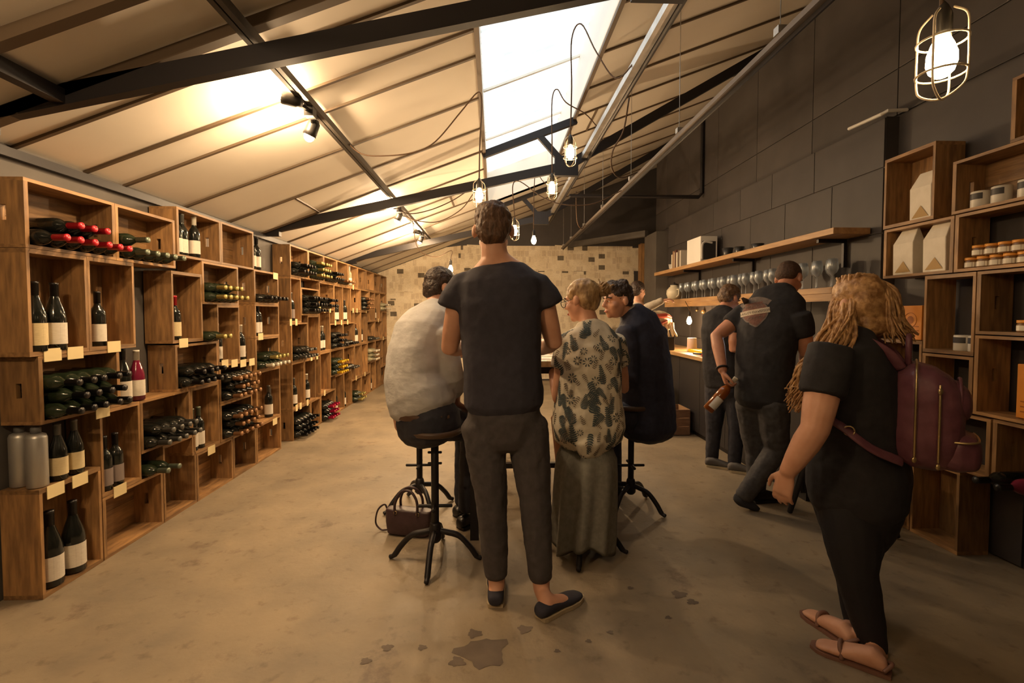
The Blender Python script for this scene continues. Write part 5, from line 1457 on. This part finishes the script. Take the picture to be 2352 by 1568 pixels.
mb = MB(); mb.loft([(P8(.12, 0, .085), R8 * .095, UP * .075), (P8(.165, 0, .08), R8 * .10, UP * .080), (P8(.185, 0, .075), R8 * .085, UP * .066)], 24, .85, .35)
mb.blob('round_flap', PLUM, bk, .006, 4)
MB().ring(P8(.172, 0, .08), .088, .006, B8, 28).build('flap_piping', PLUM, bk, True)
for k in (-.014, .014): MB().ball(P8(.192, k * .6, .07 + k), .008).build('stud', BRASS, bk, True)
def zipl(name, pts): MB().tube(spline(pts, 6), .0042, 6).build(name, BRASS, bk, True)
zipl('zip', [P8(.045, -.150, -.12), P8(.045, -.156, .0), P8(.045, -.150, .13), P8(.045, -.115, .208), P8(.045, 0, .23), P8(.045, .115, .208)])
zipl('zip', [P8(.112, -.147, -.13), P8(.112, -.154, -.02), P8(.112, -.148, .10), P8(.112, -.137, .150)])
zipl('zip', [P8(.150, -.119, -.055), P8(.195, -.119, -.052), P8(.222, -.085, -.050), P8(.226, 0, -.048), P8(.222, .085, -.05)])
for p in ((.112, -.154, .13), (.045, -.156, -.13), (.112, -.152, -.145)): MB().ball(P8(*p), .009, .006, .012).build('zip_pull', BRASS, bk, True)
def strap(name, pts, r=.020): MB().tube(spline(pts, 6), r, 8, .4, .32, ref=B8).build(name, PLUM, bk, True)
mb = MB()
for k in (-1, 1):
    s = -k
    c = R8 * (k * .095)
    strap('shoulder_strap', [P8(.0, k * .08, .20), P8(-.04, k * .10, .255), P8(-.11, k * .115, .30), P8(-.21, k * .12, .305), P8(-.29, k * .125, .22), P8(-.315, k * .145, .12), P8(-.26, k * .195, .03), P8(-.17, k * .215, -.03), P8(-.08, k * .20, -.10), P8(.01, k * .13, -.15)])
for k in (-1, 1):
    MB().tube(spline([P8(.02, k * .02 - .02, .215), P8(.02, k * .035 - .02, .265), P8(.02, k * .03 - .02, .31), P8(.02, -.02, .325)], 5), .011, 8, .3).build('grab_handle', PLUM, bk, True)
MB().ring(P8(-.15, -.218, -.04), .018, .003, R8, 14).build('buckle', BRASS, bk, True)

# bottle held by the striding man: neck in the fist, body hanging
ax = V((.52, -.05, .62)).normalized()
ho = V(A7L[2]) + V((.25, -.15, -1)).normalized() * .085 + V((.035, -.01, 0))
base = ho - ax * .255
hb = put(bpy.data.objects.new('wine_bottle', bottle_mesh('amber', 0))); hb.location = base
hb.rotation_euler = ax.to_track_quat('Z', 'Y').to_euler()
tag(hb, 'amber wine bottle with white label held low in hand of striding man', 'bottle')
q = put(bpy.data.objects.new('label', band(.0382, .03, .12, WHITE, .45)), hb); q.rotation_euler = (0, 0, math.radians(215))
put(bpy.data.objects.new('capsule', CAPM['white']), hb)

# handbag on the floor
hb0 = V((-0.521, 2.877, 0)); hb0.y += .06
DKB = mat('dark plum leather', (0.035, 0.017, 0.020), .45, nscale=20, col2=(0.05, 0.025, 0.03), bump=.1)
bag = thing('handbag', hb0, 'dark leather handbag with two looped handles on the floor', 'handbag')
ex = V((.97, -.24, 0)).normalized(); ey = V((.24, .97, 0))
mb = MB(); mb.loft([(hb0 + UP * .012, ex * .135, ey * .055), (hb0 + UP * .08, ex * .145, ey * .055), (hb0 + UP * .155, ex * .148, ey * .042)], 24, .45, .12)
mb.blob('body', DKB, bag, .006, 3)
for s in (-1, 1):
    MB().tube(spline([hb0 + ey * .045 * s - ex * .075 + UP * .13, hb0 + ey * .04 * s - ex * .075 + UP * .20, hb0 + ey * .03 * s - ex * .04 + UP * .265, hb0 + ey * .03 * s + ex * .02 + UP * .275, hb0 + ey * .04 * s + ex * .065 + UP * .22, hb0 + ey * .045 * s + ex * .07 + UP * .13], 6), .008, 8).build('handle', DKB, bag, True)
MB().tube(spline([hb0 - ex * .145 + UP * .14, hb0 - ex * .165 + UP * .17, hb0 - ex * .21 + UP * .13, hb0 - ex * .225 + UP * .05, hb0 - ex * .19 + UP * .01, hb0 - ex * .15 + UP * .012], 6), .0055, 8).build('shoulder_strap', DKB, bag, True)
for s in (-1, 1): MB().ring(hb0 - ey * .048 + ex * .072 * s + UP * .145, .010, .002, ey, 12).build('ring', BRASS, bag, True)

# things on the table
def wglass_mesh(s=1.0):
    pr = [(.034, 0), (.034, .002), (.006, .006), (.004, .02), (.0038, .085), (.010, .095), (.030, .115), (.040, .145), (.038, .175), (.031, .215), (.030, .215), (.0365, .175), (.0385, .145), (.028, .117), (.008, .098), (0, .096)]
    return MB().lathe([(r * s, h * s) for r, h in pr], seg=18)
def glass_mat():
    m = bpy.data.materials.new('clear glass'); m.use_nodes = True
    nt = m.node_tree; N = nt.nodes; N.remove(N['Principled BSDF'])
    t = N.new('ShaderNodeBsdfTransparent'); t.inputs[0].default_value = (.88, .9, .9, 1); g = N.new('ShaderNodeBsdfGlossy'); g.inputs['Roughness'].default_value = .28; g.inputs[0].default_value = (.95, .97, 1, 1)
    lw = N.new('ShaderNodeLayerWeight'); lw.inputs[0].default_value = .55; mx = N.new('ShaderNodeMixShader')
    nt.links.new(lw.outputs['Fresnel'], mx.inputs[0]); nt.links.new(t.outputs[0], mx.inputs[1]); nt.links.new(g.outputs[0], mx.inputs[2]); d = N.new('ShaderNodeBsdfTranslucent'); d.inputs[0].default_value = (.85, .9, .95, 1); m2 = N.new('ShaderNodeMixShader'); m2.inputs[0].default_value = .22  # pale translucent share put in for the highlights on the bowls
    nt.links.new(mx.outputs[0], m2.inputs[1]); nt.links.new(d.outputs[0], m2.inputs[2]); nt.links.new(m2.outputs[0], N['Material Output'].inputs['Surface'])
    return m
GLASS = glass_mat()
GM = wglass_mesh().mesh('wine_glass', GLASS, True)
def wglass(loc, label, group):
    o = put(bpy.data.objects.new('wine_glass', GM)); o.location = loc; tag(o, label, 'glass', group); return o
for i, (x, y) in enumerate(((.18, 3.3), (.42, 3.7), (.05, 3.75))): wglass((x, y, TZ), 'wine glass on plank table, ' + ['nearest of three', 'rightmost of three', 'farthest left of three'][i], 'glasses on the table')
for i, (x, y) in enumerate(((.29, 2.92), (.35, 3.15))):
    pn = put(bpy.data.objects.new('menu_card', None)); tag(pn, ['printed card at the near edge of plank table', 'printed card further back on plank table'][i], 'card')
    MB().box(x - .05, x + .05, y - .07, y + .07, TZ + .0005, TZ + .002).build('card', PAPER, pn)

# glasses on the lower shelf: standing bowl up
for i in range(19):
    wglass((2.52 + .02 * (i % 2), 4.3 + .118 * i, 1.541), f'wine glass in long row on lower pine shelf, {nth(18 - i)} from left', 'wine glasses on the lower shelf')
for i in range(6):
    wglass((2.50 + .05 * (i % 2), 3.50 + .085 * i, 1.541), f'wine glass right of striding man head on lower shelf, {nth(5 - i)} from left', 'wine glasses at near end of lower shelf')

# things on the upper shelf
bx = [(6.62, .035, .20, (.62, .55, .42)), (6.57, .03, .24, (.35, .2, .12)), (6.53, .028, .22, (.5, .42, .3)), (6.49, .03, .25, (.12, .05, .04)), (6.44, .04, .21, (.70, .64, .52)), (6.38, .04, .23, (.16, .12, .09)), (6.32, .045, .22, (.55, .5, .42))]
for i, (y, t, h, c) in enumerate(bx):
    o = thing('book', (2.53, y, 1.961), ['tallish cream', 'brown', 'beige', 'dark red', 'white', 'dark brown', 'pale grey'][i] + ' book upright on the upper shelf', 'book', 'books on the upper shelf')
    MB().box(2.45, 2.61, y - t / 2, y + t / 2, 1.961, 1.961 + h).build('cover', mat('cover %d' % i, c, .6), o)
    MB().box(2.454, 2.606, y - t / 2 + .003, y + t / 2 - .003, 1.961 + h, 1.962 + h).build('pages', PAPER, o)
wbox = thing('white_carton', (2.53, 6.0, 1.961), 'white product carton with dark picture on the upper shelf', 'carton')
MB().box(2.42, 2.62, 5.62, 6.02, 1.961, 2.26).build('box', WHITE, wbox, bevel=.003)
MB().box(2.44, 2.60, 5.6175, 5.6195, 1.985, 2.20).build('picture', mat('dark print panel', (0.03, 0.028, 0.028), .5), wbox)
MB().tube(spline([(2.44, 5.6165, 1.99), (2.44, 5.6165, 2.14), (2.47, 5.6165, 2.19), (2.56, 5.6165, 2.18)], 6), .012, 8, .4, .2).build('picture_highlight', WHITE, wbox, True)
for i, (y, r, h) in enumerate(((6.85, .05, .09), (5.2, .06, .10), (4.95, .05, .08), (4.6, .06, .06))):
    o = thing('small_bowl', (2.54, y, 1.961), ['pale cup at far end of upper shelf', 'dark bowl mid upper shelf', 'smaller dark bowl mid upper shelf', 'shallow dark bowl toward near end of upper shelf'][i], 'bowl')
    MB().lathe([(r * .6, 0), (r * .65, .004), (r, h), (r * .94, h), (r * .55, .01), (0, .01)], (2.54, y, 1.961), seg=20).build('bowl', mat('pale ceramic', (.5, .47, .42), .4) if i == 0 else mat('dark ceramic', (.03, .03, .032), .3), o, True)

# white jug at far end of lower shelf
jg = thing('white_jug', (2.49, 6.65, 1.541), 'round cream jug with dark lid at far end of lower shelf', 'jug')
MB().lathe([(.05, 0), (.085, .02), (.105, .08), (.10, .13), (.07, .17), (.05, .185), (.055, .20)], (2.49, 6.62, 1.541), seg=24).build('body', mat('cream ceramic', (.62, .56, .42), .4), jg, True)
MB().lathe([(.055, .20), (.05, .215), (.015, .225), (.015, .24), (0, .243)], (2.49, 6.62, 1.541), seg=20).build('lid', mat('dark ceramic', (.03,) * 3), jg, True)
MB().tube(spline([(2.49, 6.52, 1.68), (2.49, 6.46, 1.67), (2.49, 6.46, 1.60), (2.49, 6.53, 1.58)], 6), .010, 8).build('handle', mat('cream ceramic', (.62, .56, .42), .4), jg, True)

# ham on the counter
hm = thing('cured_ham', (2.28, 6.1, .895), 'cut cured ham with red and white bands on a black stand', 'ham')
hc = V((2.059, 6.0, 1.279)); 
HAMF = mat('ham fat', (.62, .50, .32), .5, nscale=12, col2=(.70, .60, .42), bump=.2)
MB().box(hc.x - .10, hc.x + .17, 5.88, 6.12, .8955, 1.06).build('stand', BLACKM, hm, bevel=.01)
mb = MB(); mb.ball(hc + V((0, 0, .01)), .17, .12, .10); mb.ball(hc + V((.08, 0, -.05)), .10, .10, .11); mb.blob('fat', HAMF, hm, .008, 4, .02, .06)
cu = MB()
cu.loft([(hc + V((-.15, -.05, -.03)), V((0, -.02, .03)), V((.02, .06, 0))), (hc + V((-.06, -.09, .035)), V((0, -.03, .03)), V((0, .06, .01))), (hc + V((.06, -.09, .045)), V((0, -.03, .03)), V((0, .06, .01))), (hc + V((.13, -.05, .02)), V((0, -.02, .025)), V((0, .06, 0)))], 14)
cu.blob('red_meat', mat('cured meat', (.50, .07, .045), .4, nscale=20, col2=(.60, .14, .09)), hm, .007, 3)
cu = MB()
cu.loft([(hc + V((-.13, -.06, -.085)), V((0, -.02, .02)), V((.02, .05, 0))), (hc + V((0, -.10, -.05)), V((0, -.02, .022)), V((0, .05, .0))), (hc + V((.07, -.09, -.02)), V((0, -.02, .016)), V((0, .05, .0)))], 14)
cu.blob('dark_meat', mat('dark cured meat', (.26, .05, .03), .4), hm, .007, 3)
for i in range(7):
    x = hc.x - .10 + i * .042
    MB().tube(spline([(x, 5.93, hc.z - .05), (x + .008 * (i % 3), 5.90, hc.z - .12), (x + .012 * i * .6, 5.89, 1.07)], 4), [.022] * 4 + [.016] * 4 + [.010], 8).build('drip_of_fat', HAMF, hm, True)

# things on the counter
cn2 = thing('canister', (2.42, 5.75, .895), 'pinkish white canister beside the counter bulb', 'canister')
MB().lathe([(.055, 0), (.058, .004), (.054, .155), (.05, .16), (0, .162)], (2.40, 5.78, .8955), seg=22).build('body', mat('blush enamel', (.72, .55, .48), .4), cn2, True)
ty = thing('yellow_tray', (2.4, 5.5, .895), 'bright yellow tray lying on the counter', 'tray')
MB().box(2.32, 2.58, 5.22, 5.70, .8955, .93).build('tray', mat('yellow plastic', (.85, .62, .02), .35), ty, bevel=.008)
for i, (x, y) in enumerate(((2.50, 5.30), (2.44, 5.42), (2.52, 5.52))):
    o = put(bpy.data.objects.new('wine_glass', GM)); o.location = (x, y, .931); tag(o, f'wine glass standing in the yellow tray, {nth(2 - i)} from left', 'glass', 'glasses in the yellow tray')
rd = thing('red_cloth', (2.25, 5.0, .895), 'crumpled red cloth on the counter edge', 'cloth')
mb = MB(); mb.ball((2.25, 5.0, .91), .07, .06, .03); mb.ball((2.29, 5.05, .915), .05, .05, .03); mb.blob('cloth', mat('red cloth', (.45, .03, .03), .8), rd, .007, 2, .03, .03)
op = thing('corkscrew', (2.28, 5.25, .895), 'dark corkscrew lying beside the yellow tray', 'corkscrew')
MB().tube([(2.22, 5.30, .907), (2.30, 5.18, .907)], .010, 8).build('handle', BLACKM, op, True); MB().tube([(2.26, 5.24, .905), (2.30, 5.27, .905)], .004, 6).build('worm', GALV, op, True)
# point-of-sale screen, lit
ms = thing('till_screen', (2.4, 4.0, .895), 'bright white till screen on counter beside the striding man', 'screen')
MB().box(2.36, 2.52, 4.02, 4.16, .8955, .91).build('foot', BLACKM, ms, bevel=.004)
MB().bar((2.45, 4.09, .91), (2.45, 4.09, 1.12), .03, .03).build('stem', BLACKM, ms)
sc_ = V((2.43, 4.02, 1.22)); sx = V((.80, -.60, 0)); sn = V((-.60, -.80, 0))
def panel(c, w_, h_, t_, n_): 
    mbx = MB(); vs = [c + sx * i * w_ + UP * j * h_ + sn * k * t_ for i in (-1, 1) for j in (-1, 1) for k in (-1, 1)]
    return mbx.add(vs, [(0, 1, 3, 2), (4, 6, 7, 5), (0, 4, 5, 1), (2, 3, 7, 6), (0, 2, 6, 4), (1, 5, 7, 3)])
panel(sc_, .17, .125, .012, 0).build('bezel', BLACKM, ms)
panel(sc_ + sn * .0135, .155, .110, .001, 0).build('display', mat('lit display', (.8, .9, .95), .3, emit=((.80, .92, 1.0), 2.2)), ms)
tm = thing('card_terminal', (2.25, 3.8, .895), 'small pale card terminal on counter by the screen', 'terminal')
MB().box(2.20, 2.28, 3.75, 3.9, .8955, .925).build('body', mat('pale plastic', (.6, .6, .58), .5), tm, bevel=.006); MB().box(2.21, 2.27, 3.82, 3.89, .9252, .927).build('display', mat('lit display', (1, 1, 1)), tm)
# brass balls standing in for lights reflected on the wall
for i, p in enumerate(((2.66, 6.243, 1.39), (2.66, 6.045, 1.372))):
    o = thing('brass_hook', p, ['round brass knob on wall above counter, left of two', 'larger brass knob on wall above counter, right of two'][i], 'knob')
    MB().ball(V(p) - V((.012, 0, 0)), .014 + .012 * i).build('knob', BRASS, o, True); MB().tube([p, V(p) + V((.012, 0, 0))], .006, 8).build('stem', BRASS, o)

# ================================================================== RIGHT WALL GOODS
BAGM = mat('white coffee bag', (.66, .60, .49), .6, nscale=16, col2=(.72, .66, .55), bump=.25); BAGP = mat('brown emblem', (.42, .27, .10), .7)
def coffee(y, z, label, h=.29, x=RXF - .001):
    x0, x1 = RXF + .02, RXF + .10; wd = .075
    o = thing('coffee_bag', (RXF + .06, y, z), label, 'bag', 'white bags in the right-hand crates')
    vs = [(x0, y - wd, z), (x0, y + wd, z), (x1, y + wd, z), (x1, y - wd, z), (x0 - .004, y - wd, z + h * .68), (x0 - .004, y + wd, z + h * .68), (x1, y + wd, z + h * .68), (x1, y - wd, z + h * .68), (x0 + .034, y - wd * .93, z + h), (x0 + .034, y + wd * .62, z + h), (x0 + .044, y + wd * .62, z + h), (x0 + .044, y - wd * .93, z + h)]
    fs = [(0, 1, 5, 4), (1, 2, 6, 5), (2, 3, 7, 6), (3, 0, 4, 7), (4, 5, 9, 8), (5, 6, 10, 9), (6, 7, 11, 10), (7, 4, 8, 11), (8, 9, 10, 11), (3, 2, 1, 0)]
    MB().add(vs, fs).build('sack', BAGM, o, bevel=.008)
    MB().add([(x0 - .003, y - wd * .8, z + .015), (x0 - .003, y + wd * .75, z + .015), (x0 - .0045, y - wd * .1, z + .085)], [(0, 1, 2)]).build('emblem', BAGP, o)
coffee(2.885, 1.923, 'white bag standing alone in the tall upright crate'); coffee(3.0, 1.597, 'white bag on the left in the crate of two'); coffee(2.78, 1.597, 'white bag on the right in the crate of two')
JARG = mat('jar glass amber', (.20, .11, .05), .15); LIDO = mat('orange lid', (.75, .32, .05), .4); JW = mat('white jar', (.62, .58, .50), .4); JD = mat('dark band', (.04, .035, .035), .5)
JM = MB().lathe([(.028, 0), (.031, .003), (.031, .040), (.027, .046), (.027, .048)], seg=16).mesh('jar', JARG, True); JL = MB().lathe([(.030, .046), (.031, .048), (.031, .060), (.0, .061)], seg=16).mesh('lid', LIDO, True)
JB = band(.0315, .008, .034, PAPER)
def jar(x, y, z, label, group):
    o = put(bpy.data.objects.new('jar', JM)); o.location = (x, y, z); tag(o, label, 'jar', group)
    put(bpy.data.objects.new('lid', JL), o); put(bpy.data.objects.new('label', JB), o)
for i in range(6): jar(RXF + .05, 2.58 - .068 * i, 1.597, f'orange-lidded jar in bottom row of right-hand crate, {nth(i)} from left', 'bottom row of orange-lidded jars')
for i in range(5): jar(RXF + .05, 2.54 - .068 * i, 1.659, f'orange-lidded jar stacked on the bottom row, {nth(i)} from left', 'upper row of orange-lidded jars')
for i in range(3): jar(RXF + .05, 2.30 - .068 * i, 1.257, f'small jar in crate under the orange-lidded rows, {nth(i)} from left', 'small jars at right edge')
jar(RXF + .05, 2.26, 1.319, 'single small jar stacked on the small jars', 'single stacked jar')
def tub(y, z, label, r=.042, h=.085):
    o = thing('white_jar', (RXF + .06, y, z), label, 'jar', 'white jars with dark bands')
    MB().lathe([(r * .95, 0), (r, .004), (r, h), (r * .96, h + .003), (0, h + .004)], (RXF + .06, y, z), seg=20).build('body', JW, o, True)
    a = MB(); n = 12
    vs = []; fs = []
    for i in range(n + 1):
        t = math.pi + (i / n - .5) * 1.9
        for hh in (h * .52, h * .9): vs.append((RXF + .06 + (r + .0006) * math.cos(t), y + (r + .0006) * math.sin(t), z + hh))
        if i: fs.append((2 * i - 2, 2 * i, 2 * i + 1, 2 * i - 1))
    a.add(vs, fs).build('dark_label', JD, o, True)
tub(2.555, 1.923, 'white jar with dark band nearest the tall upright crate'); tub(2.445, 1.923, 'white jar with dark band in the middle of three'); tub(2.315, 1.923, 'white jar with dark band at the right edge')
tub(2.62, 1.141, 'white mug with dark window, left of two above backpack', .045, .085); tub(2.535, 1.141, 'white mug with dark window, right of two above backpack', .045, .085)
ORG = mat('orange carton', (.62, .22, .02), .5, nscale=10, col2=(.68, .26, .03)); EMB = mat('dark orange print', (.33, .10, .01), .6)
def obox(y0, y1, z0, z1, label):
    o = thing('orange_box', (RXF + .08, (y0 + y1) / 2, z0), label, 'box', 'orange gift boxes')
    MB().box(RXF + .03, RXF + .14, y0, y1, z0, z1).build('carton', ORG, o, bevel=.003)
    yc, zc_ = (y0 + y1) / 2, z0 + (z1 - z0) * .58; r = (y1 - y0) * .28
    MB().ring((RXF + .0292, yc, zc_), r, .0015, (1, 0, 0), 20).build('emblem', EMB, o); MB().lathe([(0, 0), (r * .55, .0005)], (RXF + .0285, yc, zc_), (1, 0, 0), 16).build('emblem_centre', EMB, o)
    for k in range(3): MB().box(RXF + .0288, RXF + .0296, y0 + .02, y1 - .02, z0 + .03 + k * .025, z0 + .036 + k * .025).build('printed_line', EMB, o)
obox(2.86, 3.02, 1.187, 1.40, 'small orange box on crate behind the blond hair'); obox(2.10, 2.31, .832, 1.10, 'big orange box with oval emblem at right edge')
bottle((RXF + .02, 2.2, .555), 'dark', 'black', None, 'dark bottle lying in crate at lower right edge', 'bottles lower right', (0, -math.pi / 2, 0)); bottle((RXF + .02, 2.1, .555), 'rose', 'black', None, 'dark red bottle lying beside another at lower right edge', 'bottles lower right', (0, -math.pi / 2, 0))

# ================================================================== LAMPS
BULB = mat('lit bulb glass', (1, 0.8, 0.5), 0.3, emit=((1.0, 0.72, 0.38), 40))
CAGEM = mat('pale cage wire', (0.62, 0.52, 0.38), 0.4, 0.2)
SOCK = mat('black lamp holder', (0.02, 0.018, 0.016), 0.45)
def pendant(p, cage, cord, label, energy, s=1.0, white=False):
    """p: bulb centre"""
    p = V(p)
    o = thing('caged_pendant_lamp' if cage else 'bare_bulb_pendant', p, label, 'lamp', 'pendant lamps over the room')
    MB().lathe([(0.0, -.055 * s), (.012 * s, -.052 * s), (.024 * s, -.04 * s), (.030 * s, -.02 * s), (.029 * s, 0), (.022 * s, .022 * s), (.014 * s, .04 * s), (.013 * s, .05 * s)], p, seg=18).build('bulb', BULB, o, True)
    MB().lathe([(.016 * s, .045 * s), (.018 * s, .05 * s), (.018 * s, .09 * s), (.010 * s, .11 * s), (.004 * s, .12 * s)], p, seg=14).build('socket', SOCK, o, True)
    if cage:
        g = o
        R, h0, h1 = .048 * s, -.055 * s, .075 * s
        r = .0026 * s
        for k in range(2):
            a = math.pi / 2 * k + 0.5
            e = V((math.cos(a), math.sin(a), 0))
            pts = [p + e * .02 * s + V((0, 0, .10 * s)), p + e * R * .92 + V((0, 0, h1)), p + e * R + V((0, 0, h1 * .4)), p + e * R + V((0, 0, h0)), p + e * R * .8 + V((0, 0, h0 - .03 * s)), p + V((0, 0, h0 - .048 * s)),
                   p - e * R * .8 + V((0, 0, h0 - .03 * s)), p - e * R + V((0, 0, h0)), p - e * R + V((0, 0, h1 * .4)), p - e * R * .92 + V((0, 0, h1)), p - e * .02 * s + V((0, 0, .10 * s))]
            MB().tube(spline(pts, 5), r, 6).build('cage_wire', CAGEM, g, True)
        for h in (.03, -.045):
            MB().ring(p + V((0, 0, h * s)), R, r).build('cage_ring', CAGEM, g, True)
    MB().tube(spline([p + V((0, 0, .115 * s))] + [V(c) for c in cord], 6), .005, 6).build('cord', CORD if not white else GALV, o, True)
    point('bulb_light', p - V((0, 0, .075 * s if not cage else .0)), energy, size=.03 * s, parent=o)
    return o
pendant((1.05, 1.12, 1.957), True, [(1.046, 1.12, 2.062), (1.046, 1.12, 2.161), (1.05, 1.12, zc(1.05))], 'large pale caged pendant lamp glowing at top right', 34)
pendant((0.532, 3.4, 2.479), True, [(0.539, 3.4, 2.92), (0.541, 3.42, 3.257), (0.595, 3.35, 3.32), (0.69, 3.3, 3.107), (0.812, 3.25, 2.913), (0.92, 3.15, 2.985)], 'caged pendant lamp hanging right of skylight, highest of the cluster', 42)
pendant((0.488, 4.1, 2.413), True, [(0.487, 4.1, 2.774), (0.486, 4.1, 3.134), (0.529, 4.1, 3.224), (0.603, 4.1, 3.117), (0.787, 4.2, 3.064), (0.92, 4.3, 2.985)], 'caged pendant lamp hanging below the middle truss', 42)
pendant((-0.106, 3.5, 2.2), True, [(-0.101, 3.5, 2.559), (-0.088, 3.5, 2.834), (-0.113, 3.5, 2.919), (-0.231, 3.5, 2.786), (-0.416, 3.5, 2.571), (-0.571, 3.5, 2.492), (-0.785, 3.5, 2.466), (-0.938, 3.5, 2.479), (-1.05, 3.5, 2.57)], 'caged pendant lamp over the standing man, on the cord from left rail', 42)
pendant((0.198, 4.7, 2.157), True, [(0.189, 4.7, 2.399), (0.181, 4.7, 2.585), (0.252, 4.7, 2.619), (0.489, 4.75, 2.475), (0.71, 4.8, 2.425), (1.002, 4.85, 2.452), (1.3, 4.9, 2.6)], 'caged pendant lamp beside the standing man head', 38)
pendant((0.465, 5.7, 2.218), False, [(0.464, 5.7, 2.472), (0.469, 5.7, 2.825), (0.498, 5.75, 3.016), (0.62, 5.8, 2.9), (0.9, 5.9, 2.97)], 'bare round bulb hanging at right of standing man head', 55)
pendant((-0.554, 6.2, 1.92), False, [(-0.548, 6.2, 2.069), (-0.548, 6.2, 2.151), (-0.746, 6.2, 2.068), (-0.965, 6.2, 2.177), (-1.05, 6.3, 2.57)], 'bare round bulb over the seated man in white shirt', 50)
pendant((2.412, 5.9, 1.269), False, [(2.41, 5.9, 1.404), (2.36, 5.9, 1.5)], 'bare bulb hanging under the glass shelf above counter', 16)

pendant((-0.75, -0.55, 2.25), True, [(-0.75, -0.55, 2.5), (-0.75, -0.55, zc(-.75))], 'caged pendant lamp behind the viewer on the left', 62)  # unseen pendant added to fill the foreground with light
pendant((1.35, -0.75, 2.30), True, [(1.35, -0.75, 2.8), (1.35, -0.75, zc(1.35))], 'caged pendant lamp behind the viewer on the right', 46)  # second added fill pendant, also out of view

# spotlights on the left rail: bare reflector bulbs in black heads
def spot(y, label, energy, e2):
    p = V((-1.05, y, 2.50))
    o = thing('spotlight', p, label, 'spotlight', 'spotlights on the left rail')
    MB().box(-1.075, -1.025, y - .03, y + .03, 2.47, 2.525).build('clamp', SOCK, o)
    for k, (dx, dy, dz, e) in enumerate(((-.10, -.12, .03, energy), (-.05, .10, -.10, e2))):
        h = p + V((dx * .5, dy, dz * .5)); t = p + V((dx * 1.25, dy * 1.1, dz * 1.3))
        MB().tube([p + V((0, dy * .3, 0)), h], .012, 8).build('arm', SOCK, o)
        d = (t - h).normalized()
        MB().lathe([(.02, -.05), (.034, -.03), (.036, .02), (.04, .05), (.036, .05), (.03, .03)], h, d, 16).build('head', SOCK, o, True)
        MB().ball(h + d * .055, .03).build('bulb', BULB, o, True)
        point('spot_light', h + d * .10, e, size=.03, parent=o)
spot(0.25, 'black twin-head spotlight behind the viewer on left rail', 40, 24)  # out-of-view spotlight added to brighten the near end of the ceiling
spot(2.85, 'black twin-head spotlight nearest the viewer on left rail', 50, 30)
spot(5.45, 'black twin-head spotlight behind the middle truss on left rail', 44, 30)
spot(7.1, 'black twin-head spotlight nearest the newspaper wall', 50, 40)

# loose cords
for pts, lb in (([(-1.058, 5.2, 2.509), (-0.939, 5.3, 2.43), (-0.718, 5.4, 2.485), (-0.464, 5.5, 2.62), (-0.248, 5.6, 2.793)], 'loose cord looping under the ceiling behind middle truss'),
                ([(-1.042, 5.6, 2.466), (-0.86, 5.7, 2.422), (-0.644, 5.8, 2.443), (-0.393, 5.9, 2.609), (-0.239, 6.0, 2.843)], 'second loose cord looping below the first one'),
                ([(1.026, 3.7, 2.985), (0.984, 3.7, 2.74), (0.918, 3.75, 2.609), (0.921, 3.8, 2.491), (1.042, 4.0, 2.47), (1.3, 4.4, 2.63)], 'thin cord drooping from galvanised channel to the conduit'),
                ([(1.096, 6.5, 2.98), (1.109, 6.5, 2.605), (1.187, 6.6, 2.507), (1.3, 6.9, 2.63)], 'thin cord hanging by the far end of conduit')):
    MB().tube(spline(pts, 6), .006, 6).build('cord', CORD, tag(put(bpy.data.objects.new('loose_cord', None)), lb, 'cord'), True)
